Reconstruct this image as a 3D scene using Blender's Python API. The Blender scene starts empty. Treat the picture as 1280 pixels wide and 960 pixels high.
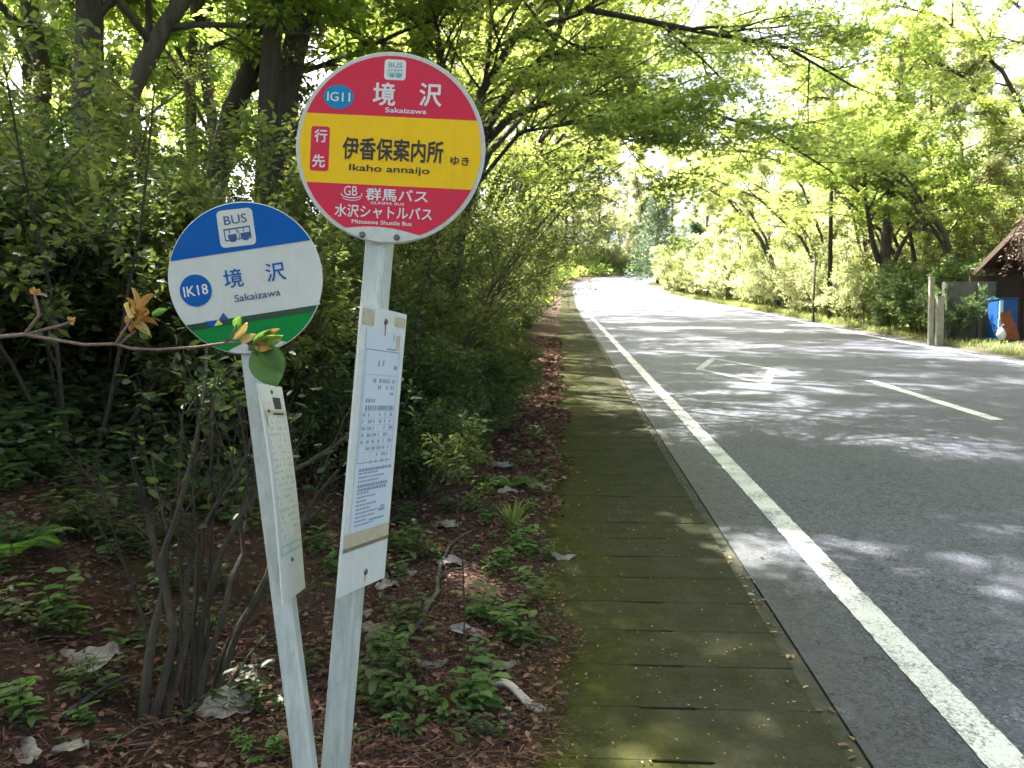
import bpy, math, random
import numpy as np
from mathutils import Vector, Matrix

R = math.radians
SC = bpy.context.scene
COL = SC.collection

# ------------------------------------------------------------------ camera, sky, sun, exposure
cam_d = bpy.data.cameras.new('camera')
cam = bpy.data.objects.new('camera', cam_d)
COL.objects.link(cam)
cam.location = (0, 0, 1.5)
cam.rotation_euler = (R(90 - 2.386), 0, R(3.76))
cam_d.sensor_width = 36
cam_d.lens = 27
cam_d.clip_start = 0.05
cam_d.clip_end = 2000
cam_d.dof.use_dof = True
cam_d.dof.focus_distance = 2.3
cam_d.dof.aperture_fstop = 9.0
SC.camera = cam

SUN = Vector((-0.52, 0.58, 1.12)).normalized()
world = bpy.data.worlds.new('World')
SC.world = world
world.use_nodes = True
wn = world.node_tree.nodes
sky = wn.new('ShaderNodeTexSky')
sky.sky_type = 'NISHITA'
sky.sun_disc = False
sky.sun_elevation = math.asin(SUN.z)
sky.sun_rotation = math.atan2(SUN.x, SUN.y)
sky.air_density = 0.8
sky.dust_density = 6.0
sky.ozone_density = 0.3
world.node_tree.links.new(sky.outputs[0], wn['Background'].inputs[0])
wn['Background'].inputs[1].default_value = 0.112

sun_d = bpy.data.lights.new('sun', 'SUN')
sun_d.energy = 5.0
sun_d.angle = R(0.6)
sun_d.color = (1.0, 0.95, 0.86)
sun_o = bpy.data.objects.new('sun', sun_d)
COL.objects.link(sun_o)
sun_o.rotation_euler = SUN.to_track_quat('Z', 'Y').to_euler()
sun_o.location = SUN * 60

SC.view_settings.view_transform = 'Standard'
SC.view_settings.look = 'None'
SC.view_settings.gamma = 1
SC.view_settings.exposure = 2.98
SC.view_settings.use_curve_mapping = False
SC.render.engine = 'CYCLES'
cy = SC.cycles
cy.use_denoising = True
try:
    cy.denoiser = 'OPENIMAGEDENOISE'
    cy.denoising_prefilter = 'ACCURATE'
except Exception:
    pass
cy.max_bounces = 5
cy.diffuse_bounces = 4
cy.glossy_bounces = 2
cy.transmission_bounces = 4
cy.transparent_max_bounces = 6
cy.sample_clamp_indirect = 6.0
cy.caustics_reflective = False
cy.caustics_refractive = False

# ------------------------------------------------------------------ layout helpers
F = 960.0
_M = cam.rotation_euler.to_matrix()
RT, UP, FW = _M @ Vector((1, 0, 0)), _M @ Vector((0, 1, 0)), _M @ Vector((0, 0, -1))
EYE = Vector((0, 0, 1.5))


def P(x, y, dep):
    """A place seen at (x, y) of the 1280x960 photograph, dep metres ahead."""
    return EYE + dep * (FW + RT * ((x - 640) / F) + UP * ((480 - y) / F))


def base(Y):
    Y = np.asarray(Y, float)
    a = np.clip(Y - 35, 0, 60)
    b = np.clip(Y - 95, 0, 1e9)
    return 0.085 * Y + 0.00068 * a * a + 0.0816 * b * (Y > 95) - np.where(b > 0, 0.05 * b, 0)


_yr = [-40, 10, 14.3, 21.5, 29, 41, 50, 70, 85, 400]
_xr = [8.4, 8.45, 8.57, 8.9, 9.45, 10.6, 10.5, 8.9, 8.4, 8.4]


def XR(Y):
    return np.interp(Y, _yr, _xr)


def CX(Y):
    return 0.010 * np.clip(np.asarray(Y, float) - 78, 0, 60) ** 2


def soft(v, k=0.5):
    return 0.5 * (v + np.sqrt(v * v + k * k))


def gz(X, Y):
    """Terrain height."""
    X = np.asarray(X, float); Y = np.asarray(Y, float)
    b = base(Y)
    Xc = X - CX(Y)
    u = np.clip(-0.10 - Xc, 0, None)
    left = 0.045 * u + 0.54 * (soft(u - 1.1, .5) - soft(np.array(-1.1), .5)) - 0.48 * (soft(u - 3.6, 1.2) - soft(np.array(-3.6), 1.2))
    left = np.where(u > 0, left + 0.030, 0)
    w = Xc - (XR(Y) + 0.45)
    right = np.where(w > 0, 0.02 + 0.03 * np.clip(w, 0, 3) + 0.45 * (soft(w - 4.4, .8)) - 0.2 * soft(w - 14, 2.0), 0)
    n = (np.sin(X * 2.1 + Y * 1.3) * np.sin(Y * 1.7 - X * .8) * .05 + np.sin(X * 5.3 + 1) * np.sin(Y * 4.7 + 2) * .018
         + np.sin(X * 11.3 + Y * 3) * np.sin(Y * 12.1) * .006)
    n = n * np.clip(u / .8 + np.clip(w, 0, 1e9) / 2, 0, 1)
    inside = (Xc > -0.10) & (w < -0.02)
    return b + left + right + n - np.where(inside, 0.09, 0)


def G(x, y, off=0.0):
    """The ground point seen at (x, y) of the photograph."""
    d = FW + RT * ((x - 640) / F) + UP * ((480 - y) / F)
    t0, t = 0.5, 0.5
    while t < 120:
        p = EYE + d * t
        if p.z < float(gz(p.x, p.y)) + (0.09 if -0.10 < p.x < 8 else 0) + off:
            break
        t0 = t
        t += 0.03 + 0.01 * t
    for _ in range(20):
        m = (t0 + t) / 2
        p = EYE + d * m
        if p.z < float(gz(p.x, p.y)) + (0.09 if -0.10 < p.x < 8 else 0) + off:
            t = m
        else:
            t0 = m
    return EYE + d * t


# ------------------------------------------------------------------ materials
def ramp(nt, fac, stops):
    n = nt.nodes.new('ShaderNodeValToRGB')
    els = n.color_ramp.elements
    while len(els) > len(stops):
        els.remove(els[-1])
    while len(els) < len(stops):
        els.new(0.5)
    for e, (p, c) in zip(els, stops):
        e.position = p
        e.color = (*c, 1) if len(c) == 3 else c
    nt.links.new(fac, n.inputs[0])
    return n.outputs[0]


def noise(nt, scale, detail=4, rough=.55, vec=None, dist=0.0):
    n = nt.nodes.new('ShaderNodeTexNoise')
    n.inputs['Scale'].default_value = scale
    n.inputs['Detail'].default_value = detail
    n.inputs['Roughness'].default_value = rough
    n.inputs['Distortion'].default_value = dist
    if vec is not None:
        nt.links.new(vec, n.inputs['Vector'])
    return n.outputs[0]


def vor(nt, scale, feature='F1', vec=None, rnd=1.0):
    n = nt.nodes.new('ShaderNodeTexVoronoi')
    n.feature = feature
    n.inputs['Scale'].default_value = scale
    n.inputs['Randomness'].default_value = rnd
    if vec is not None:
        nt.links.new(vec, n.inputs['Vector'])
    return n


def mixc(nt, fac, a, b, mode='MIX'):
    n = nt.nodes.new('ShaderNodeMix')
    n.data_type = 'RGBA'
    n.blend_type = mode
    n.clamp_factor = True
    for s, i in ((fac, 0), (a, 6), (b, 7)):
        if hasattr(s, 'links') or hasattr(s, 'is_output'):
            nt.links.new(s, n.inputs[i])
        else:
            n.inputs[i].default_value = s if i == 0 else ((*s, 1) if len(s) == 3 else s)
    return n.outputs[2]


def mth(nt, op, a, b=None):
    n = nt.nodes.new('ShaderNodeMath')
    n.operation = op
    for i, s in enumerate((a, b)):
        if s is None:
            continue
        if hasattr(s, 'is_output'):
            nt.links.new(s, n.inputs[i])
        else:
            n.inputs[i].default_value = s
    return n.outputs[0]


def new_mat(name):
    m = bpy.data.materials.new(name)
    m.use_nodes = True
    nt = m.node_tree
    return m, nt, nt.nodes['Principled BSDF']


def coord(nt, kind='Object'):
    return nt.nodes.new('ShaderNodeTexCoord').outputs[kind]


def worldpos(nt):
    return nt.nodes.new('ShaderNodeNewGeometry').outputs['Position']


def bump(nt, bs, h, strength=.5, dist=.01):
    n = nt.nodes.new('ShaderNodeBump')
    n.inputs['Strength'].default_value = strength
    n.inputs['Distance'].default_value = dist
    nt.links.new(h, n.inputs['Height'])
    nt.links.new(n.outputs[0], bs.inputs['Normal'])


def flat(name, col, rough=.5, spec=.4, dirt=.0, dcol=(.12, .11, .08), dscale=6):
    m, nt, bs = new_mat(name)
    bs.inputs['Roughness'].default_value = rough
    bs.inputs['Specular IOR Level'].default_value = spec
    if dirt > 0:
        v = worldpos(nt)
        f = mth(nt, 'MULTIPLY', ramp(nt, noise(nt, dscale, 6, .65, v), [(.42, (0, 0, 0)), (.72, (1, 1, 1))]), dirt)
        c = mixc(nt, f, col, dcol)
        mp = nt.nodes.new('ShaderNodeMapping'); mp.inputs['Scale'].default_value = (1, 1, .12)
        nt.links.new(v, mp.inputs[0])
        st = ramp(nt, noise(nt, dscale * 1.6, 5, .7, mp.outputs[0]), [(.55, (0, 0, 0)), (.78, (1, 1, 1))])
        c = mixc(nt, mth(nt, 'MULTIPLY', st, .55 * dirt), c, tuple(.55 * a for a in dcol))
        sp = ramp(nt, noise(nt, dscale * 9, 2, .5, v), [(.70, (0, 0, 0)), (.76, (1, 1, 1))])
        c = mixc(nt, mth(nt, 'MULTIPLY', sp, .6 * dirt), c, tuple(.35 * a for a in dcol))
        nt.links.new(c, bs.inputs['Base Color'])
        bump(nt, bs, noise(nt, dscale * 12, 3, .6, v), .15, .002)
    else:
        bs.inputs['Base Color'].default_value = (*col, 1)
    return m


def leafmat(name, stops, tstops, trans=.45, rough=.45, clump=.5):
    """Leaves: colour varies leaf by leaf (the rnd attribute) and clump by clump."""
    m, nt, bs = new_mat(name)
    at = nt.nodes.new('ShaderNodeAttribute')
    at.attribute_name = 'rnd'
    oi = nt.nodes.new('ShaderNodeObjectInfo')
    nz = noise(nt, 1.1, 2, .5, worldpos(nt))
    f = mth(nt, 'ADD', mth(nt, 'MULTIPLY', at.outputs['Fac'], 1 - clump), mth(nt, 'MULTIPLY', nz, clump))
    f = mth(nt, 'ADD', f, mth(nt, 'MULTIPLY', mth(nt, 'SUBTRACT', oi.outputs['Random'], .5), .22))
    c = ramp(nt, f, stops)
    tc = ramp(nt, f, tstops)
    nt.links.new(c, bs.inputs['Base Color'])
    bs.inputs['Roughness'].default_value = rough
    bs.inputs['Specular IOR Level'].default_value = .35
    tr = nt.nodes.new('ShaderNodeBsdfTranslucent')
    nt.links.new(tc, tr.inputs[0])
    mx = nt.nodes.new('ShaderNodeMixShader')
    mx.inputs[0].default_value = trans
    nt.links.new(bs.outputs[0], mx.inputs[1])
    nt.links.new(tr.outputs[0], mx.inputs[2])
    nt.links.new(mx.outputs[0], nt.nodes['Material Output'].inputs[0])
    return m


def barkmat(name, c0, c1, moss=(.05, .06, .02), mossf=.4, scale=9):
    m, nt, bs = new_mat(name)
    tc = coord(nt)
    mp = nt.nodes.new('ShaderNodeMapping')
    mp.inputs['Scale'].default_value = (1, 1, .25)
    nt.links.new(tc, mp.inputs[0])
    n1 = noise(nt, scale, 6, .65, mp.outputs[0], .6)
    c = ramp(nt, n1, [(.3, c0), (.7, c1)])
    f = mth(nt, 'MULTIPLY', ramp(nt, noise(nt, 2.3, 4, .6, tc), [(.45, (0, 0, 0)), (.65, (1, 1, 1))]), mossf)
    nt.links.new(mixc(nt, f, c, moss), bs.inputs['Base Color'])
    bs.inputs['Roughness'].default_value = .9
    bump(nt, bs, noise(nt, scale * 3, 6, .75, mp.outputs[0], .6), 1.0, .05)
    return m


M = {}
M['bark_dark'] = barkmat('bark_dark', (.035, .026, .022), (.10, .085, .07))
M['bark_grey'] = barkmat('bark_grey', (.08, .07, .06), (.24, .21, .18), (.07, .08, .03), .5)
M['bark_shrub'] = barkmat('bark_shrub', (.045, .036, .026), (.12, .095, .066), (.05, .055, .018), .6, 20)
M['twig'] = barkmat('twig', (.28, .18, .13), (.52, .37, .28), (.3, .2, .12), .2, 60)
M['dead_wood'] = barkmat('dead_wood', (.075, .06, .05), (.19, .165, .145), (.1, .09, .06), .3, 30)
M['leaf_maple'] = leafmat('leaf_maple', [(.25, (.055, .095, .028)), (.55, (.095, .135, .035)), (.85, (.16, .17, .045))],
                          [(.25, (.38, .50, .11)), (.55, (.52, .62, .15)), (.85, (.68, .66, .18))], .64)
M['leaf_wood'] = leafmat('leaf_wood', [(.25, (.03, .075, .02)), (.55, (.055, .11, .025)), (.85, (.11, .15, .035))],
                         [(.25, (.28, .44, .07)), (.55, (.42, .56, .10)), (.85, (.60, .60, .12))], .60)
M['leaf_haze'] = leafmat('leaf_haze', [(.25, (.09, .12, .055)), (.55, (.14, .165, .08)), (.85, (.20, .20, .11))],  # veiling haze and glare put into a lighter leaf colour
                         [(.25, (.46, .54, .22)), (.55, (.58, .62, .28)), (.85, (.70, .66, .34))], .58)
M['leaf_shrub'] = leafmat('leaf_shrub', [(.25, (.040, .055, .020)), (.55, (.070, .088, .030)), (.85, (.125, .12, .045))],
                          [(.25, (.17, .25, .05)), (.55, (.27, .34, .07)), (.85, (.42, .40, .09))], .42)
M['leaf_dark'] = leafmat('leaf_dark', [(.2, (.030, .052, .022)), (.55, (.052, .082, .030)), (.9, (.10, .115, .04))],
                         [(.2, (.10, .18, .04)), (.55, (.16, .26, .05)), (.9, (.28, .32, .07))], .35)
M['leaf_teal'] = leafmat('leaf_teal', [(.2, (.03, .062, .036)), (.55, (.05, .09, .05)), (.9, (.08, .12, .06))],
                         [(.2, (.08, .16, .07)), (.55, (.13, .22, .10)), (.9, (.2, .28, .12))], .3)
M['leaf_fresh'] = leafmat('leaf_fresh', [(.2, (.05, .105, .03)), (.55, (.08, .15, .04)), (.9, (.13, .19, .05))],
                          [(.2, (.14, .34, .05)), (.55, (.2, .42, .06)), (.9, (.3, .42, .08))], .4)
M['grass'] = leafmat('grass', [(.2, (.08, .13, .03)), (.55, (.14, .18, .05)), (.9, (.28, .26, .11))],
                     [(.2, (.2, .32, .06)), (.55, (.3, .36, .09)), (.9, (.4, .36, .15))], .4)
M['litter'] = leafmat('litter', [(.12, (.034, .017, .013)), (.38, (.085, .038, .029)), (.62, (.15, .068, .050)), (.82, (.22, .12, .08)), (.96, (.34, .25, .19))],
                      [(.2, (.10, .04, .03)), (.9, (.25, .14, .08))], .12, .8, .25)
M['withered'] = leafmat('withered', [(.1, (.38, .19, .04)), (.5, (.55, .33, .09)), (.9, (.50, .42, .16))],
                        [(.1, (.4, .2, .05)), (.9, (.5, .35, .12))], .3, .6, .3)
M['crumbs'] = leafmat('crumbs', [(.1, (.10, .06, .035)), (.5, (.24, .15, .07)), (.8, (.34, .27, .10)), (.95, (.40, .36, .28))], [(.1, (.1, .06, .03)), (.9, (.3, .2, .08))], .15, .8, .2)
M['vine'] = leafmat('vine', [(.1, (.10, .065, .055)), (.5, (.19, .13, .11)), (.9, (.30, .23, .2))],
                    [(.1, (.1, .07, .05)), (.9, (.2, .16, .12))], .15, .9, .3)


def soilmat():
    m, nt, bs = new_mat('soil')
    v = worldpos(nt)
    a = noise(nt, 3.0, 8, .7, v)
    b = noise(nt, 40, 6, .75, v)
    c = mixc(nt, b, ramp(nt, a, [(.3, (.034, .019, .013)), (.6, (.068, .034, .024)), (.8, (.10, .058, .036))]), (.08, .05, .036))
    mz = ramp(nt, noise(nt, 1.6, 5, .65, v), [(.55, (0, 0, 0)), (.72, (1, 1, 1))])
    sx = nt.nodes.new('ShaderNodeSeparateXYZ'); nt.links.new(v, sx.inputs[0])
    c = mixc(nt, ramp(nt, mth(nt, 'MULTIPLY', sx.outputs[0], .1), [(.5, (0, 0, 0)), (.7, (1, 1, 1))]), c, mixc(nt, b, (.05, .055, .025), (.12, .11, .075)))
    nt.links.new(mixc(nt, mth(nt, 'MULTIPLY', mz, .35), c, (.05, .065, .02)), bs.inputs['Base Color'])
    bs.inputs['Roughness'].default_value = .95
    bs.inputs['Specular IOR Level'].default_value = .15
    bump(nt, bs, mth(nt, 'ADD', b, noise(nt, 140, 3, .6, v)), .9, .03)
    return m


def asphaltmat():
    m, nt, bs = new_mat('asphalt')
    v = worldpos(nt)
    agg = vor(nt, 260, 'F1', v)
    big = noise(nt, .7, 5, .6, v)
    mid = noise(nt, 9, 6, .7, v)
    c = ramp(nt, agg.outputs['Distance'], [(.0, (.070, .080, .118)), (.55, (.042, .048, .074)), (.9, (.020, .023, .036))])  # bluish tones put the sky's reflection into the base colour
    sp = ramp(nt, noise(nt, 420, 2, .5, v), [(.52, (0, 0, 0)), (.75, (1, 1, 1))])
    c = mixc(nt, mth(nt, 'MULTIPLY', sp, .5), c, (.11, .112, .13))
    c = mixc(nt, ramp(nt, big, [(.35, (0, 0, 0)), (.7, (.45, .45, .45))]), c, (.074, .080, .108))
    # fine cracks, open pits of lost stone, broken up in patches
    mp = nt.nodes.new('ShaderNodeMix'); mp.data_type = 'VECTOR'
    mp.inputs[0].default_value = .16
    nv = nt.nodes.new('ShaderNodeTexNoise'); nv.inputs['Scale'].default_value = 14; nv.inputs['Detail'].default_value = 4
    nt.links.new(v, nv.inputs['Vector'])
    nt.links.new(v, mp.inputs[4]); nt.links.new(nv.outputs[1], mp.inputs[5])
    e1 = vor(nt, 15, 'DISTANCE_TO_EDGE', mp.outputs[1])
    e2 = vor(nt, 4.2, 'DISTANCE_TO_EDGE', mp.outputs[1])
    k1 = ramp(nt, e1.outputs['Distance'], [(.012, (1, 1, 1)), (.06, (0, 0, 0))])
    k1 = mth(nt, 'MULTIPLY', k1, ramp(nt, mid, [(.50, (0, 0, 0)), (.60, (1, 1, 1))]))
    k1 = mth(nt, 'MULTIPLY', k1, ramp(nt, noise(nt, .9, 3, .6, v), [(.42, (0, 0, 0)), (.58, (1, 1, 1))]))
    k2 = ramp(nt, e2.outputs['Distance'], [(.002, (1, 1, 1)), (.010, (0, 0, 0))])
    k2 = mth(nt, 'MULTIPLY', k2, ramp(nt, noise(nt, 2.3, 4, .7, v), [(.55, (0, 0, 0)), (.60, (1, 1, 1))]))
    pit = ramp(nt, noise(nt, 30, 4, .65, v, 1.6), [(.56, (0, 0, 0)), (.60, (1, 1, 1))])
    pit = mth(nt, 'MULTIPLY', pit, ramp(nt, noise(nt, 1.3, 4, .65, v), [(.36, (.25, .25, .25)), (.55, (1, 1, 1))]))
    chips = ramp(nt, vor(nt, 75, 'F1', v).outputs['Color'], [(.58, (0, 0, 0)), (.85, (.75, .75, .75))])
    c = mixc(nt, chips, c, (.11, .12, .15))
    k = mth(nt, 'MAXIMUM', mth(nt, 'MAXIMUM', k1, mth(nt, 'MULTIPLY', k2, .8)), pit)
    c = mixc(nt, mth(nt, 'MULTIPLY', k, .9), c, (.012, .012, .014))
    # gutter side of the lane: damp and greenish
    sx = nt.nodes.new('ShaderNodeSeparateXYZ'); nt.links.new(v, sx.inputs[0])
    g = ramp(nt, mth(nt, 'ADD', mth(nt, 'MULTIPLY', sx.outputs[0], .5), mth(nt, 'MULTIPLY', big, .2)), [(.62, (1, 1, 1)), (.86, (0, 0, 0))])
    c = mixc(nt, mth(nt, 'MULTIPLY', g, .6), c, (.038, .042, .038))
    nt.links.new(c, bs.inputs['Base Color'])
    bs.inputs['Roughness'].default_value = .62
    bs.inputs['Specular IOR Level'].default_value = .4
    h = mth(nt, 'SUBTRACT', mth(nt, 'MULTIPLY', agg.outputs['Distance'], -.6), mth(nt, 'MULTIPLY', k, 1.6))
    bump(nt, bs, h, .7, .006)
    return m


def paintmat(name='road_paint', lo=.50):
    m, nt, bs = new_mat(name)
    v = worldpos(nt)
    w = mth(nt, 'ADD', mth(nt, 'MULTIPLY', noise(nt, 60, 5, .75, v), .6), mth(nt, 'MULTIPLY', noise(nt, 5, 4, .6, v), .4))
    f = ramp(nt, w, [(lo, (0, 0, 0)), (lo + .07, (1, 1, 1))])
    e1 = vor(nt, 34, 'DISTANCE_TO_EDGE', v)
    k = mth(nt, 'MULTIPLY', ramp(nt, e1.outputs['Distance'], [(.01, (1, 1, 1)), (.07, (0, 0, 0))]),
            ramp(nt, noise(nt, 7, 4, .6, v), [(.45, (0, 0, 0)), (.6, (1, 1, 1))]))
    f = mth(nt, 'MAXIMUM', mth(nt, 'MULTIPLY', f, .8), mth(nt, 'MULTIPLY', k, .7))
    c = mixc(nt, noise(nt, 20, 4, .6, v), (.50, .51, .49), (.66, .66, .63))
    nt.links.new(mixc(nt, f, c, (.075, .08, .095)), bs.inputs['Base Color'])
    bs.inputs['Roughness'].default_value = .6
    bump(nt, bs, vor(nt, 260, 'F1', v).outputs['Distance'], .4, .004)
    return m


def slabmat():
    m, nt, bs = new_mat('mossy_concrete')
    v = worldpos(nt)
    sx = nt.nodes.new('ShaderNodeSeparateXYZ'); nt.links.new(v, sx.inputs[0])
    oi = nt.nodes.new('ShaderNodeObjectInfo')
    a = noise(nt, 2.2, 6, .65, v)
    fine = noise(nt, 55, 5, .7, v)
    con = ramp(nt, fine, [(.3, (.036, .036, .026)), (.7, (.078, .074, .054))])
    con = mixc(nt, mth(nt, 'MULTIPLY', oi.outputs['Random'], .18), con, (.06, .06, .04))
    # moss is thick on the bank side, thin film elsewhere
    side = mth(nt, 'ADD', mth(nt, 'MULTIPLY', sx.outputs[0], -.75), mth(nt, 'MULTIPLY', a, 1.5))
    moss = ramp(nt, mth(nt, 'ADD', side, mth(nt, 'MULTIPLY', fine, .35)), [(.50, (0, 0, 0)), (1.0, (1, 1, 1))])
    film = ramp(nt, noise(nt, 6, 5, .7, v), [(.3, (.25, .25, .25)), (.65, (.8, .8, .8))])
    c = mixc(nt, film, con, (.026, .029, .012))
    mc = ramp(nt, noise(nt, 18, 5, .7, v), [(.3, (.020, .025, .008)), (.6, (.048, .050, .010)), (.8, (.085, .070, .020))])
    c = mixc(nt, mth(nt, 'MULTIPLY', moss, .95), c, mc)
    fl = vor(nt, 90, 'F1', v)
    f2 = mth(nt, 'MULTIPLY', ramp(nt, fl.outputs['Distance'], [(.12, (1, 1, 1)), (.2, (0, 0, 0))]),
             ramp(nt, noise(nt, 30, 2, .5, v), [(.55, (0, 0, 0)), (.62, (1, 1, 1))]))
    c = mixc(nt, mth(nt, 'MULTIPLY', f2, .45), c, (.19, .15, .06))
    nt.links.new(c, bs.inputs['Base Color'])
    bs.inputs['Roughness'].default_value = .95
    bs.inputs['Specular IOR Level'].default_value = .05
    bump(nt, bs, mth(nt, 'ADD', fine, mth(nt, 'MULTIPLY', noise(nt, 160, 3, .6, v), .6)), .55, .008)
    return m


def steelmat(name, c0, c1, stain, sf):
    m, nt, bs = new_mat(name)
    v = worldpos(nt)
    mp = nt.nodes.new('ShaderNodeMapping'); mp.inputs['Scale'].default_value = (1, 1, .22)
    nt.links.new(v, mp.inputs[0])
    c = ramp(nt, noise(nt, 25, 5, .65, mp.outputs[0]), [(.35, c0), (.65, c1)])
    f = ramp(nt, noise(nt, 14, 7, .75, mp.outputs[0], .5), [(.52, (0, 0, 0)), (.75, (sf, sf, sf))])
    c = mixc(nt, f, c, stain)
    sp = ramp(nt, noise(nt, 70, 4, .7, v), [(.64, (0, 0, 0)), (.72, (.6, .6, .6))])
    c = mixc(nt, sp, c, (.22, .18, .12))
    nt.links.new(c, bs.inputs['Base Color'])
    bs.inputs['Roughness'].default_value = .45
    bump(nt, bs, noise(nt, 60, 4, .6, v), .12, .003)
    return m


M['soil'] = soilmat()
M['asphalt'] = asphaltmat()
M['paint'] = paintmat()
M['slab'] = slabmat()
M['paint_worn'] = paintmat('road_paint_worn', .41)
M['pole'] = steelmat('pole_paint', (.35, .38, .35), (.49, .52, .48), (.19, .21, .15), .9)
M['kerb'] = flat('kerb_concrete', (.055, .055, .04), .9, .2, .9, (.022, .026, .012), 9)
M['joint'] = flat('joint_dirt', (.012, .011, .008), .95, .1)
M['joint_moss'] = flat('joint_moss', (.022, .023, .010), .95, .1, .6, (.014, .014, .008), 40)
M['sign_white'] = flat('sign_white', (.51, .52, .475), .55, .2, .35, (.42, .42, .34), 22)
M['sign_rim'] = flat('sign_rim', (.50, .50, .45), .55, .2, .5, (.36, .35, .27), 40)
M['red'] = flat('sign_red', (.56, .026, .058), .6, .15, .45, (.40, .05, .07), 20)
M['yellow'] = flat('sign_yellow', (.76, .46, .010), .6, .15, .35, (.62, .40, .03), 30)
M['ink'] = flat('ink_black', (.015, .014, .013), .5)
M['print_white'] = flat('print_white', (.62, .60, .58), .6, .15)
M['cyan'] = flat('badge_cyan', (.008, .20, .38), .6, .15)
M['teal_ink'] = flat('teal_ink', (.12, .33, .34), .5)
M['sign_blue'] = flat('sign_blue', (.003, .082, .31), .6, .12, .3, (.02, .10, .28), 18)
M['sign_green'] = flat('sign_green', (.004, .19, .035), .6, .12, .3, (.015, .15, .045), 18)
M['sign_dkgreen'] = flat('sign_dark_green', (.008, .045, .012), .4)
M['navy_ink'] = flat('navy_ink', (.015, .06, .17), .5)
M['plate_grey'] = flat('plate_grey', (.50, .51, .47), .45, .4, .5, (.33, .32, .25), 50)
M['bolt'] = flat('bolt_steel', (.09, .085, .08), .4, .6, .5, (.12, .06, .03), 200)
M['board'] = flat('board_white', (.57, .59, .56), .5, .25, .4, (.42, .45, .40), 25)
M['paper'] = flat('paper_blue', (.50, .56, .62), .6, .2, .3, (.5, .55, .58), 40)
M['paper_old'] = flat('paper_old', (.55, .57, .53), .6, .2, .5, (.44, .46, .41), 40)
M['print_blue'] = flat('print_blue', (.20, .25, .33), .6)
M['print_grey'] = flat('print_grey', (.34, .35, .35), .6)
M['tape'] = flat('tape_residue', (.46, .41, .30), .7, .2, .6, (.30, .24, .15), 60)
M['tape_dark'] = flat('tape_dark', (.20, .16, .10), .7, .2, .6, (.10, .08, .05), 80)
M['algae'] = flat('algae_green', (.33, .46, .40), .6, .2, .6, (.55, .60, .57), 50)
M['tri_yellow'] = flat('logo_yellow', (.62, .55, .16), .5)
M['concrete'] = flat('wall_concrete', (.15, .148, .13), .9, .2, .9, (.07, .068, .052), 1.8)
M['rust'] = flat('rust', (.09, .042, .026), .85, .2, .8, (.07, .035, .022), 6)
M['rust_light'] = flat('rust_orange', (.20, .065, .028), .85, .2, .8, (.09, .035, .02), 9)
M['wood_dark'] = flat('old_timber', (.07, .048, .035), .85, .2, .6, (.035, .025, .02), 5)
M['post_pale'] = flat('pale_post', (.30, .28, .23), .8, .2, .7, (.14, .13, .09), 6)
M['tarp_blue'] = flat('tarp_blue', (.008, .06, .22), .5, .3, .4, (.02, .08, .2), 4)
M['tarp_pale'] = flat('tarp_pale', (.30, .50, .66), .5, .3, .4, (.16, .36, .52), 8)
M['bag_white'] = flat('bag_white', (.62, .68, .70), .6, .3, .3, (.4, .45, .45), 9)
M['utility'] = flat('utility_pole', (.055, .05, .045), .8, .2, .5, (.09, .08, .07), 3)
M['metal_grey'] = flat('metal_grey', (.34, .36, .40), .5, .4, .3, (.2, .2, .2), 6)
M['dry_leaf'] = flat('dry_leaf_pale', (.24, .215, .20), .85, .15, .95, (.10, .078, .066), 24)
M['dry_leaf_vein'] = flat('dry_leaf_vein', (.16, .13, .11), .8)
M['bark_flake'] = flat('pale_bark', (.36, .325, .30), .8, .2, .7, (.22, .19, .17), 45)


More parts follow.
